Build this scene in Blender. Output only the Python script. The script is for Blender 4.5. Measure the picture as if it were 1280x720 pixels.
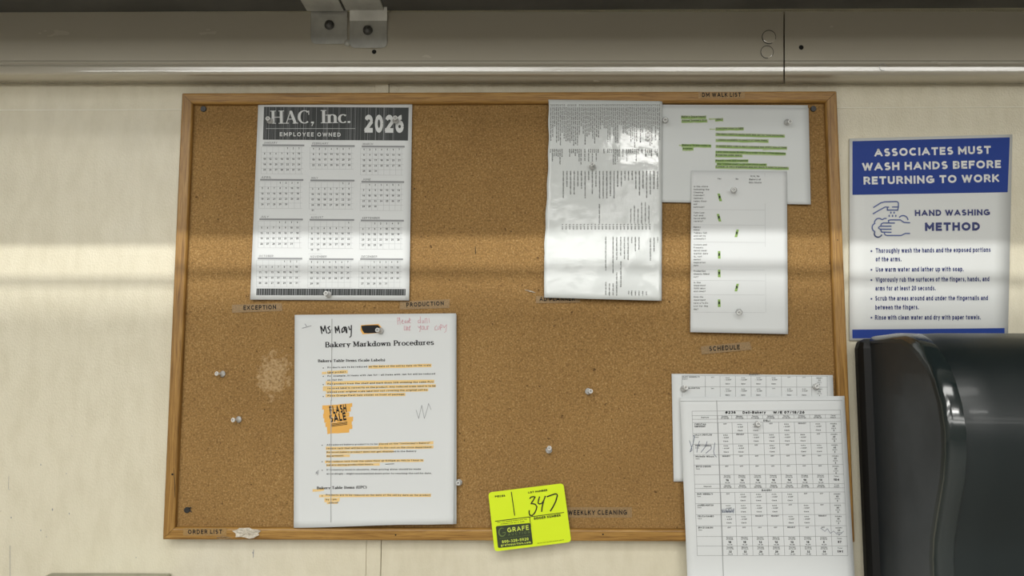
import bpy, bmesh, math, random
import numpy as np
from mathutils import Vector, Euler, Matrix
random.seed(7)
for o in list(bpy.data.objects): bpy.data.objects.remove(o)
SC = bpy.context.scene
COL = SC.collection

# ------------------------------------------------------------------ camera
F = 960.0
CENZ = 1.55                       # height of the notice board's centre
CAM = Vector((0.0191, -1.04, CENZ - 0.0693))
EUL = Euler((math.pi/2 + 0.0954, -0.0011, 0.0121), 'XYZ')
cd = bpy.data.cameras.new('camera'); cam = bpy.data.objects.new('camera', cd)
COL.objects.link(cam); cam.location = CAM; cam.rotation_euler = EUL
cd.sensor_fit = 'HORIZONTAL'; cd.sensor_width = 36; cd.lens = F/1280*36; cd.clip_start = 0.01
SC.camera = cam
SC.view_settings.view_transform = 'Standard'; SC.view_settings.look = 'None'
SC.view_settings.gamma = 1; SC.view_settings.exposure = 0.0
WALL, CORK = 0.020, 0.007         # wall face and cork face; y = 0 is the frame's front

RM = np.array(EUL.to_matrix())
def P(px, py, y):
    """photo measurement -> point on the vertical plane at depth y (metres)"""
    px, py, y = np.broadcast_arrays(np.asarray(px, float), np.asarray(py, float), np.asarray(y, float))
    d = np.stack([(px-640)/F, -(py-360)/F, -np.ones_like(px)], -1) @ RM.T
    t = (y - CAM.y)/d[..., 1]
    return np.array(CAM) + d*t[..., None]
def V(px, py, y): return Vector(P(px, py, y).tolist())

# ------------------------------------------------------------------ world and lights
w = bpy.data.worlds.new('world'); SC.world = w; w.use_nodes = True
w.node_tree.nodes['Background'].inputs[0].default_value = (.9, .95, 1, 1)
w.node_tree.nodes['Background'].inputs[1].default_value = 0.05
CEIL = 3.25
SHZ = float(P(640, 13, -.008)[2]); SHY = -.38     # shelf underside height and front edge
z300 = float(P(640, 293, CORK)[2]); slope = (SHZ - z300)/(CORK - SHY)
LY = -1.6; LZ = z300 + slope*(CORK - LY)          # the tube whose light grazes the shelf edge
def area(name, loc, size, sy, power, aim, col=(1, .99, .95)):
    l = bpy.data.lights.new(name, 'AREA'); l.shape = 'RECTANGLE'; l.size = size; l.size_y = sy
    l.energy = power; l.color = col
    o = bpy.data.objects.new(name, l); COL.objects.link(o); o.location = loc
    o.rotation_euler = (Vector(aim) - Vector(loc)).to_track_quat('-Z', 'Y').to_euler()
    return o
TUBES = [  # x, y, z, length, width, power
    (-.3, LY, LZ, 2.4, .028, 36), (-1.0, -3.3, 3.14, 2.4, .4, 45), (1.5, -4.7, 3.14, 1.5, .5, 52), (-3.35, -4.7, 3.14, 4.3, .35, 85),
    (-4.2, -6.8, 3.14, 7.4, .8, 100), (4.5, -6.8, 3.14, 7.0, .8, 85), (0, -9.4, 3.14, 16, .9, 310), (.0, -2.2, 3.14, 2.6, .5, 32)]  # last entry is a panel added to brighten the lower wall
for i, (x, y, z, L, wd, pw) in enumerate(TUBES):
    area('tube_light', (x, y, z), L, wd, pw, (x, y + (.9, .12, .4, .4, .6, .6, .6, .1)[i], z - .9))

# ------------------------------------------------------------------ materials
def M(name, col, rough=.6, metal=0, spec=.5, coat=0, emit=None, alpha=1, trans=0):
    m = bpy.data.materials.new(name); m.use_nodes = True
    b = m.node_tree.nodes['Principled BSDF']
    b.inputs['Base Color'].default_value = (*col, 1); b.inputs['Roughness'].default_value = rough
    b.inputs['Metallic'].default_value = metal; b.inputs['Specular IOR Level'].default_value = spec
    b.inputs['Coat Weight'].default_value = coat; b.inputs['Coat Roughness'].default_value = .08
    b.inputs['Alpha'].default_value = alpha; b.inputs['Transmission Weight'].default_value = trans
    return m
def nd(m, t, **k):
    n = m.node_tree.nodes.new(t)
    for a, b in k.items(): setattr(n, a, b)
    return n
def ln(m, a, b): m.node_tree.links.new(a, b)
def coords(m, scale=(1, 1, 1), rot=(0, 0, 0)):
    tc = nd(m, 'ShaderNodeTexCoord'); mp = nd(m, 'ShaderNodeMapping')
    mp.inputs['Scale'].default_value = scale; mp.inputs['Rotation'].default_value = rot
    ln(m, tc.outputs['Object'], mp.inputs['Vector']); return mp.outputs[0]
def noise(m, vec, sc, det=4, rough=.55, dist=0):
    n = nd(m, 'ShaderNodeTexNoise'); n.inputs['Scale'].default_value = sc; n.inputs['Detail'].default_value = det
    n.inputs['Roughness'].default_value = rough; n.inputs['Distortion'].default_value = dist
    ln(m, vec, n.inputs['Vector']); return n.outputs['Fac']
def ramp(m, fac, stops):
    r = nd(m, 'ShaderNodeValToRGB'); e = r.color_ramp.elements
    while len(e) > 1: e.remove(e[-1])
    e[0].position = stops[0][0]; e[0].color = (*stops[0][1], 1)
    for p, c in stops[1:]:
        x = e.new(p); x.color = (*c, 1)
    ln(m, fac, r.inputs[0]); return r.outputs[0]
def mixc(m, a, b, fac, mode='MIX'):
    x = nd(m, 'ShaderNodeMix', data_type='RGBA', blend_type=mode)
    if isinstance(fac, (int, float)): x.inputs[0].default_value = fac
    else: ln(m, fac, x.inputs[0])
    for s, v in ((6, a), (7, b)):
        if isinstance(v, tuple): x.inputs[s].default_value = (*v, 1)
        else: ln(m, v, x.inputs[s])
    return x.outputs[2]
def bump(m, h, strength, dist):
    b = nd(m, 'ShaderNodeBump'); b.inputs['Strength'].default_value = strength; b.inputs['Distance'].default_value = dist
    ln(m, h, b.inputs['Height']); return b.outputs[0]
def setb(m, sock, out): ln(m, out, m.node_tree.nodes['Principled BSDF'].inputs[sock])

def wall_mat():
    m = M('cream_frp_panel', (.7, .64, .47), .28, spec=.5)
    v = coords(m); big = noise(m, v, 3.5, 5); fine = noise(m, v, 800, 2, .6)
    vs = coords(m, (1, 1, .35)); streak = noise(m, vs, 60, 4)
    c = ramp(m, big, [(.3, (.70, .65, .50)), (.55, (.75, .70, .55)), (.75, (.73, .69, .565))])
    c = mixc(m, c, ramp(m, streak, [(.35, (.9, .89, .86)), (.6, (1, 1, 1))]), .6, 'MULTIPLY')
    spots = ramp(m, noise(m, coords(m, (1, 1, .55)), 95, 2, .5), [(.21, (.45, .4, .32)), (.25, (1, 1, 1))])
    c = mixc(m, c, spots, .55, 'MULTIPLY')
    setb(m, 'Base Color', c)
    peb = nd(m, 'ShaderNodeTexVoronoi'); peb.inputs['Scale'].default_value = 480; ln(m, coords(m, (1, 1, .6)), peb.inputs['Vector'])
    ad = nd(m, 'ShaderNodeMath', operation='ADD'); ln(m, peb.outputs['Distance'], ad.inputs[0]); ln(m, fine, ad.inputs[1])
    setb(m, 'Normal', bump(m, ad.outputs[0], .5, .0007)); return m
def cork_mat():
    m = M('cork', (.36, .22, .09), .75, spec=.25)
    v = coords(m); n1 = noise(m, v, 430, 3, .7); n2 = noise(m, v, 6, 4)
    vo = nd(m, 'ShaderNodeTexVoronoi'); vo.inputs['Scale'].default_value = 420; ln(m, v, vo.inputs['Vector'])
    c = ramp(m, n1, [(.25, (.155, .088, .030)), (.45, (.285, .165, .056)), (.58, (.35, .21, .076)), (.75, (.52, .36, .165))])
    c = mixc(m, c, ramp(m, vo.outputs['Color'], [(0, (.72, .66, .6)), (.25, (.95, .95, .95)), (1, (1.12, 1.1, 1.05))]), .75, 'MULTIPLY')
    c = mixc(m, c, ramp(m, noise(m, v, 130, 2, .5), [(.27, (.3, .25, .2)), (.31, (1, 1, 1))]), .8, 'MULTIPLY')
    c = mixc(m, c, ramp(m, n2, [(.3, (.88, .86, .84)), (.7, (1.06, 1.06, 1.06))]), 1, 'MULTIPLY')
    # torn spot where the surface of the cork came away
    tc = nd(m, 'ShaderNodeTexCoord'); sub = nd(m, 'ShaderNodeVectorMath', operation='SUBTRACT')
    ln(m, tc.outputs['Object'], sub.inputs[0]); q = P(342, 468, CORK) - np.array([0, 0, CENZ]); sub.inputs[1].default_value = (q[0], q[1], q[2])
    sc = nd(m, 'ShaderNodeVectorMath', operation='MULTIPLY'); ln(m, sub.outputs[0], sc.inputs[0]); sc.inputs[1].default_value = (46, 0, 34)
    le = nd(m, 'ShaderNodeVectorMath', operation='LENGTH'); ln(m, sc.outputs[0], le.inputs[0])
    su = nd(m, 'ShaderNodeMath', operation='MULTIPLY_ADD'); ln(m, noise(m, v, 120, 5, .75), su.inputs[0]); su.inputs[1].default_value = 3.2; ln(m, le.outputs['Value'], su.inputs[2])
    msk = ramp(m, su.outputs[0], [(0, (1, 1, 1)), (.999, (1, 1, 1))])
    mm = nd(m, 'ShaderNodeMapRange'); mm.inputs['From Min'].default_value = 2.62; mm.inputs['From Max'].default_value = 2.3
    mm.inputs['To Max'].default_value = .75; ln(m, su.outputs[0], mm.inputs['Value'])
    c = mixc(m, c, ramp(m, noise(m, v, 300, 2, .6), [(.35, (.28, .18, .08)), (.5, (.47, .32, .16)), (.65, (.56, .40, .22))]), mm.outputs[0])
    setb(m, 'Base Color', c)
    setb(m, 'Normal', bump(m, n1, .7, .0012)); return m
def wood_mat(name, vertical, tint=1.0, red=1.0):
    m = M(name, (.4, .22, .08), .38, spec=.4)
    st = (26, 26, 1.1) if vertical else (1.1, 26, 26)
    v = coords(m, st); g = noise(m, v, 7, 6, .62, .6); g2 = noise(m, v, 26, 3, .6)
    c = ramp(m, g, [(.3, (.19*tint, .092*tint/red, .02)), (.45, (.34*tint, .18*tint/red, .042)), (.6, (.43*tint, .24*tint/red, .062)), (.75, (.52*tint, .32*tint/red, .105))])
    c = mixc(m, c, ramp(m, g2, [(.36, (.45, .38, .32)), (.52, (1, 1, 1))]), .6, 'MULTIPLY')
    setb(m, 'Base Color', c); setb(m, 'Normal', bump(m, g2, .3, .0006)); return m
def paper_mat(name, col=(.72, .745, .75), rough=.7, coat=0):
    m = M(name, col, rough, spec=.2, coat=coat)
    v = coords(m); setb(m, 'Normal', bump(m, noise(m, v, 9, 3), .25, .006)); return m
def laminate_mat():
    m = M('laminated_paper', (.70, .735, .73), .6, spec=.3, coat=.75)
    b = m.node_tree.nodes['Principled BSDF']; b.inputs['Coat Roughness'].default_value = .05
    v = coords(m); a = noise(m, v, 26, 2, .5); f = noise(m, v, 420, 2, .6)
    h = nd(m, 'ShaderNodeMath', operation='MULTIPLY_ADD'); ln(m, f, h.inputs[0]); h.inputs[1].default_value = .05; ln(m, a, h.inputs[2])
    ln(m, bump(m, h.outputs[0], .24, .004), b.inputs['Coat Normal']); return m
def metal_mat(name, col, rough, sc=40, metal=1.0):
    m = M(name, col, rough, metal)
    n = noise(m, coords(m), sc, 5); d = tuple(x*.75 for x in col)
    setb(m, 'Base Color', ramp(m, n, [(.35, d), (.65, col)])); return m
def painted_metal():
    m = M('painted_header_metal', (.40, .36, .27), .2, spec=1.0, coat=1); m.node_tree.nodes['Principled BSDF'].inputs['Coat IOR'].default_value = 1.75
    v = coords(m, (.3, 1, 1)); n = noise(m, v, 6, 4)
    setb(m, 'Base Color', ramp(m, n, [(.3, (.56, .515, .415)), (.7, (.62, .58, .475))]))
    setb(m, 'Roughness', ramp(m, noise(m, v, 40, 3), [(.3, (.17,)*3), (.8, (.30,)*3)])); return m

MAT = dict(
    wall=wall_mat(), cork=cork_mat(), wood_h=wood_mat('oak_rail_horizontal', False, 1.0), wood_v=wood_mat('oak_rail_vertical', True, .95),
    paper=paper_mat('white_paper'), paper2=paper_mat('white_paper_cool', (.69, .72, .72)), lam=laminate_mat(), header=painted_metal(),
    seam_glint=M('pale_seam_highlight', (.85, .82, .70), .3), black=M('black_ink', (.02, .02, .022), .7, spec=.2), soft=M('grey_black_ink', (.055, .058, .06), .8, spec=.15),
    grey=M('grey_ink', (.3, .31, .32), .8, spec=.15), copier=M('copier_streak', (.40, .41, .415), .8, spec=.15), faint=M('faint_grey_ink', (.50, .52, .53), .8, spec=.15),
    charcoal=M('charcoal_print', (.055, .06, .06), .6, spec=.3), ltink=M('white_print', (.72, .74, .74), .7, spec=.2),
    orange=M('orange_highlighter', (.85, .47, .12), .7, spec=.2), palehl=M('pale_yellow_highlighter', (.86, .62, .28), .7, spec=.2),
    green=M('green_highlighter', (.27, .44, .12), .7, spec=.2), palegreen=M('pale_green_highlighter', (.46, .56, .32), .7, spec=.2),
    pink=M('pink_pen', (.62, .27, .33), .7, spec=.2), pencil=M('pencil', (.28, .29, .31), .7, spec=.2),
    blue=M('sign_blue', (.012, .045, .27), .45, spec=.25), navy=M('sign_navy', (.018, .03, .16), .4, spec=.5), iconblue=M('icon_blue', (.08, .12, .32), .4),
    sign=M('sign_plastic', (.70, .72, .71), .38, spec=.4), signwhite=M('sign_white_print', (.74, .75, .73), .35),
    yellow=M('fluorescent_yellow_card', (.72, .90, .02), .5, spec=.3), dkgreen=M('dark_green_print', (.03, .045, .015), .5),
    midgreen=M('dull_green_print', (.14, .2, .05), .5), yelink=M('yellow_print', (.66, .8, .1), .5),
    screw=metal_mat('dark_screw_metal', (.08, .08, .08), .5), galv=metal_mat('galvanised_steel', (.60, .60, .56), .45, 30, .45),
    bolt=metal_mat('bolt_metal', (.16, .16, .155), .4), shelf=metal_mat('dark_shelf_metal', (.17, .17, .16), .5, 8, .6),
    steel=M('needle_steel', (.6, .6, .6), .25, 1), hole=M('dark_hole', (.008, .008, .008), .9),
    floor=M('floor_tile', (.3, .28, .25), .4), ceil=M('ceiling_white', (.5, .5, .48), .8), room=M('room_wall', (.62, .60, .54), .6),
    light_blocker=M('dark_light_blocker', (.03, .03, .03), .7), tray=metal_mat('stainless_top', (.42, .42, .34), .35, 12, .8),
)
def clear_mat():
    m = M('clear_plastic', (.95, .96, .95), .1, trans=.6, spec=.7); m.node_tree.nodes['Principled BSDF'].inputs['IOR'].default_value = 1.45; return m
MAT['clear'] = clear_mat()
def tape_mat(name, alpha, col):
    m = M(name, col, .45, alpha=alpha, spec=.4)
    setb(m, 'Base Color', ramp(m, noise(m, coords(m), 430, 3, .7), [(.3, tuple(c*.72 for c in col)), (.5, col), (.7, tuple(c*1.25 for c in col))]))
    setb(m, 'Normal', bump(m, noise(m, coords(m), 260, 3), .3, .001)); return m
MAT['tape'] = tape_mat('clear_tape_over_cork', 1, (.285, .185, .083)); MAT['tapew'] = tape_mat('clear_tape_over_oak', 1, (.35, .215, .08)); MAT['torn'] = tape_mat('crinkled_tape', 1, (.62, .57, .48))
def smoke_mat(name, col, rough):
    m = M(name, col, rough, spec=.5); b = m.node_tree.nodes['Principled BSDF']
    b.inputs['Coat Weight'].default_value = .10; b.inputs['Coat Roughness'].default_value = .08
    n = noise(m, coords(m, (3, 3, 3)), 3, 5)
    setb(m, 'Roughness', ramp(m, n, [(.3, (rough*.85,)*3), (.7, (rough*1.25,)*3)])); return m
MAT['smoke'] = smoke_mat('smoked_plastic_cover', (.007, .012, .013), .36); MAT['smoke_side'] = smoke_mat('smoked_plastic_side', (.014, .018, .021), .5)
MAT['smoke_edge'] = smoke_mat('smoked_plastic_rounded_edge', (.010, .017, .018), .16); MAT['smoke_edge'].node_tree.nodes['Principled BSDF'].inputs['Coat Weight'].default_value = .9
MAT['blackp'] = M('black_plastic_housing', (.006, .006, .006), .5, spec=.3)
for k in ('room', 'ceil', 'floor'):
    m = MAT[k]; c = tuple(m.node_tree.nodes['Principled BSDF'].inputs['Base Color'].default_value)[:3]
    setb(m, 'Base Color', ramp(m, noise(m, coords(m), 4, 4), [(.3, tuple(x*.93 for x in c)), (.7, c)]))

# ------------------------------------------------------------------ object helpers
def obj(name, verts, faces, mat, parent=None, smooth=False, bevel=0, kind=None, solid=0):
    vs = np.asarray(verts, float).reshape(-1, 3)
    if parent is not None: vs = vs - np.array(parent['_o'])
    me = bpy.data.meshes.new(name); me.from_pydata(vs.tolist(), [], faces); me.validate(); me.update()
    if mat: me.materials.append(MAT[mat] if isinstance(mat, str) else mat)
    if smooth:
        for p in me.polygons: p.use_smooth = True
    o = bpy.data.objects.new(name, me); COL.objects.link(o)
    if parent is not None: o.parent = parent; o['_o'] = tuple(parent['_o'])
    if bevel:
        b = o.modifiers.new('bevel', 'BEVEL'); b.width = bevel; b.segments = 2; b.limit_method = 'ANGLE'
    if solid:
        s = o.modifiers.new('solid', 'SOLIDIFY'); s.thickness = solid; s.offset = 0
    if kind: o['kind'] = kind
    return o
def thing(name, loc, label, cat, group=None):
    o = bpy.data.objects.new(name, None); COL.objects.link(o); o.empty_display_size = .02
    o.location = loc; o['_o'] = tuple(float(c) for c in loc); o['label'] = label; o['category'] = cat
    if group: o['group'] = group
    return o
def boxvf(x0, x1, y0, y1, z0, z1):
    v = [(x, y, z) for x in (x0, x1) for y in (y0, y1) for z in (z0, z1)]
    f = [(0, 1, 3, 2), (4, 6, 7, 5), (0, 4, 5, 1), (2, 3, 7, 6), (0, 2, 6, 4), (1, 5, 7, 3)]
    return v, f
def box(name, b, mat, parent=None, **k): return obj(name, *boxvf(*b), mat, parent, **k)
def lathe(prof, n=20, axis='y'):
    """prof: (radius, along) pairs; revolved about -Y (towards the viewer)"""
    v = []; f = []
    for r, a in prof:
        for i in range(n):
            t = 2*math.pi*i/n; v.append((r*math.cos(t), -a, r*math.sin(t)))
    for j in range(len(prof)-1):
        for i in range(n):
            k = (i+1) % n; f.append((j*n+i, j*n+k, (j+1)*n+k, (j+1)*n+i))
    f.append(tuple(range(n))); f.append(tuple(range((len(prof)-1)*n, len(prof)*n))[::-1])
    return v, f

# ------------------------------------------------------------------ lettering
CIR = 'a.25,.35,.25,.35,0,360'
SANS = {
 'A': (.8, 'l0,0,.4,1|l.4,1,.8,0|l.14,.3,.66,.3'), 'B': (.6, 'l0,0,0,1|l0,1,.34,1|l0,.53,.36,.53|l0,0,.36,0|a.34,.765,.23,.235,-90,90|a.35,.265,.25,.265,-90,90'),
 'C': (.74, 'a.42,.5,.42,.5,48,312'), 'D': (.68, 'l0,0,0,1|l0,1,.26,1|l0,0,.26,0|a.24,.5,.44,.5,-90,90'), 'E': (.5, 'l0,0,0,1|l0,1,.5,1|l0,.52,.44,.52|l0,0,.5,0'),
 'F': (.5, 'l0,0,0,1|l0,1,.5,1|l0,.5,.42,.5'), 'G': (.8, 'a.42,.5,.42,.5,48,325|l.8,.47,.8,.16|l.48,.47,.8,.47'), 'H': (.66, 'l0,0,0,1|l.66,0,.66,1|l0,.52,.66,.52'),
 'I': (0, 'l0,0,0,1'), 'J': (.42, 'l.42,.25,.42,1|a.21,.24,.21,.24,200,360'), 'K': (.62, 'l0,0,0,1|l0,.36,.58,1|l.22,.56,.62,0'), 'L': (.46, 'l0,0,0,1|l0,0,.46,0'),
 'M': (.84, 'l0,0,0,1|l0,1,.42,.3|l.42,.3,.84,1|l.84,0,.84,1'), 'N': (.68, 'l0,0,0,1|l0,1,.68,0|l.68,0,.68,1'), 'O': (.84, 'a.42,.5,.42,.5,0,360'),
 'P': (.56, 'l0,0,0,1|l0,1,.3,1|l0,.44,.3,.44|a.29,.72,.27,.28,-90,90'), 'Q': (.84, 'a.42,.5,.42,.5,0,360|l.55,.25,.8,0'), 'R': (.6, 'l0,0,0,1|l0,1,.32,1|l0,.47,.32,.47|a.3,.735,.27,.265,-90,90|l.34,.45,.6,0'),
 'S': (.54, 'a.28,.755,.25,.245,35,270|a.26,.255,.28,.255,90,-145'), 'T': (.62, 'l.31,0,.31,1|l0,1,.62,1'), 'U': (.64, 'l0,.32,0,1|l.64,.32,.64,1|a.32,.32,.32,.32,180,360'),
 'V': (.74, 'l0,1,.37,0|l.37,0,.74,1'), 'W': (1.08, 'l0,1,.27,0|l.27,0,.54,.95|l.54,.95,.81,0|l.81,0,1.08,1'), 'X': (.66, 'l0,0,.66,1|l0,1,.66,0'), 'Y': (.68, 'l0,1,.34,.45|l.68,1,.34,.45|l.34,0,.34,.45'), 'Z': (.6, 'l0,1,.6,1|l.6,1,0,0|l0,0,.6,0'),
 'a': (.46, 'a.22,.2,.22,.2,0,360|l.46,0,.46,.46|a.24,.47,.22,.23,0,155'), 'b': (.5, 'l0,0,0,1|'+CIR), 'c': (.44, 'a.25,.35,.25,.35,50,310'), 'd': (.5, 'l.5,0,.5,1|'+CIR),
 'e': (.5, 'a.25,.35,.25,.35,0,312|l0,.36,.5,.36'), 'f': (.3, 'l.12,0,.12,.8|a.3,.8,.18,.2,80,180|l0,.68,.3,.68'), 'g': (.5, CIR+'|l.5,.7,.5,-.08|a.25,-.08,.25,.2,200,360'),
 'h': (.48, 'l0,0,0,1|a.24,.46,.24,.24,0,180|l.48,0,.48,.46'), 'i': (0, 'l0,0,0,.68|l0,.95,0,.97'), 'j': (.1, 'l.1,-.15,.1,.68|l.1,.95,.1,.97'), 'k': (.44, 'l0,0,0,1|l0,.26,.42,.68|l.16,.4,.44,0'), 'l': (0, 'l0,0,0,1'),
 'm': (.8, 'l0,0,0,.7|a.2,.5,.2,.2,0,180|l.4,0,.4,.5|a.6,.5,.2,.2,0,180|l.8,0,.8,.5'), 'n': (.48, 'l0,0,0,.7|a.24,.46,.24,.24,0,180|l.48,0,.48,.46'), 'o': (.5, CIR), 'p': (.5, 'l0,-.28,0,.7|'+CIR), 'q': (.5, 'l.5,-.28,.5,.7|'+CIR),
 'r': (.28, 'l0,0,0,.7|a.26,.44,.26,.26,75,180'), 's': (.4, 'a.21,.53,.18,.17,30,270|a.19,.18,.2,.18,90,-145'), 't': (.3, 'l.12,.1,.12,.92|a.3,.16,.18,.16,180,270|l0,.68,.3,.68'), 'u': (.48, 'l0,.24,0,.7|a.24,.24,.24,.24,180,360|l.48,0,.48,.7'),
 'v': (.5, 'l0,.7,.25,0|l.25,0,.5,.7'), 'w': (.76, 'l0,.7,.19,0|l.19,0,.38,.66|l.38,.66,.57,0|l.57,0,.76,.7'), 'x': (.46, 'l0,0,.46,.7|l0,.7,.46,0'), 'y': (.5, 'l0,.7,.26,0|l.5,.7,.14,-.28'), 'z': (.42, 'l0,.7,.42,.7|l.42,.7,0,0|l0,0,.42,0'),
 '0': (.5, 'a.25,.5,.25,.5,0,360'), '1': (.24, 'l.24,0,.24,1|l0,.78,.24,1'), '2': (.5, 'a.25,.72,.25,.28,-25,165|l.47,.58,.0,0|l0,0,.5,0'), '3': (.5, 'a.23,.75,.23,.25,-90,150|a.23,.26,.27,.26,-150,90'),
 '4': (.56, 'l.42,0,.42,1|l.42,1,0,.3|l0,.28,.56,.28'), '5': (.5, 'l.08,1,.46,1|l.08,1,.03,.52|a.23,.31,.27,.31,-150,135'), '6': (.5, 'a.25,.3,.25,.3,0,360|a.42,.34,.42,.66,88,180'), '7': (.5, 'l0,1,.5,1|l.5,1,.16,0'),
 '8': (.5, 'a.25,.76,.21,.24,0,360|a.25,.26,.25,.26,0,360'), '9': (.5, 'a.25,.7,.25,.3,0,360|a.08,.66,.42,.66,-88,0'), '.': (0, 'l0,0,0,.02'), ',': (.06, 'l.06,.04,0,-.14'), '-': (.26, 'l0,.38,.26,.38'), '/': (.34, 'l0,0,.34,1'),
 '#': (.6, 'l.12,0,.24,1|l.4,0,.52,1|l0,.34,.58,.34|l.04,.68,.6,.68'), ':': (0, 'l0,0,0,.02|l0,.6,0,.62'), '(': (.2, 'a.5,.4,.5,.7,130,230'), ')': (.2, 'a-.3,.4,.5,.7,-50,50'), '%': (.6, 'a.12,.8,.12,.18,0,360|a.48,.2,.12,.18,0,360|l.1,0,.5,1'),
 "'": (0, 'l0,.8,0,1'), '"': (.16, 'l0,.8,0,1|l.16,.8,.16,1'), '?': (.44, 'a.22,.76,.22,.24,-60,170|l.3,.5,.22,.3|l.22,0,.22,.02')}
GC = {}
def glyph(ch, bold, res):
    """a pen drawn sans letter: vertices (cap height 1), faces, advance"""
    k = (ch, bold, res)
    if k in GC: return GC[k]
    T = .165 + bold*1.9; sb = .13 if bold < .04 else .1
    if ch == ' ': GC[k] = (np.zeros((0, 2)), [], .46); return GC[k]
    wd, st = SANS[ch]; n0 = {1: 6, 2: 9}.get(res, 14); V_ = []; F_ = []
    def seg(pts, cap):
        p = np.array(pts, float); p = np.stack([T/2+sb + p[:, 0], T/2 + p[:, 1]*(1-T)], 1)
        if cap:
            d = p[1]-p[0]; d = d/max(1e-9, np.hypot(*d)); p[0] -= d*T/2; p[1] += d*T/2
        d = np.zeros_like(p); d[:-1] += p[1:]-p[:-1]; d[1:] += p[1:]-p[:-1]; L = np.hypot(*d.T); L[L == 0] = 1
        nr = np.stack([-d[:, 1], d[:, 0]], 1)/L[:, None]*T/2; v = np.concatenate([p+nr, p-nr])
        if min(q[1] for q in pts) >= 0: v[:, 1] = np.clip(v[:, 1], 0, 1)
        b = sum(len(x) for x in V_); n = len(p); V_.append(v); F_.extend([(b+i, b+i+1, b+n+i+1, b+n+i) for i in range(n-1)])
    for q in st.split('|'):
        a = [float(z) for z in q[1:].split(',')]
        if q[0] == 'l': seg([(a[0], a[1]), (a[2], a[3])], True)
        else:
            n = max(3, int(n0*abs(a[5]-a[4])/180)); seg([(a[0]+a[2]*math.cos(math.radians(a[4]+(a[5]-a[4])*i/n)), a[1]+a[3]*math.sin(math.radians(a[4]+(a[5]-a[4])*i/n))) for i in range(n+1)], False)
    GC[k] = (np.concatenate(V_), F_, wd + T + 2*sb); return GC[k]
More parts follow.
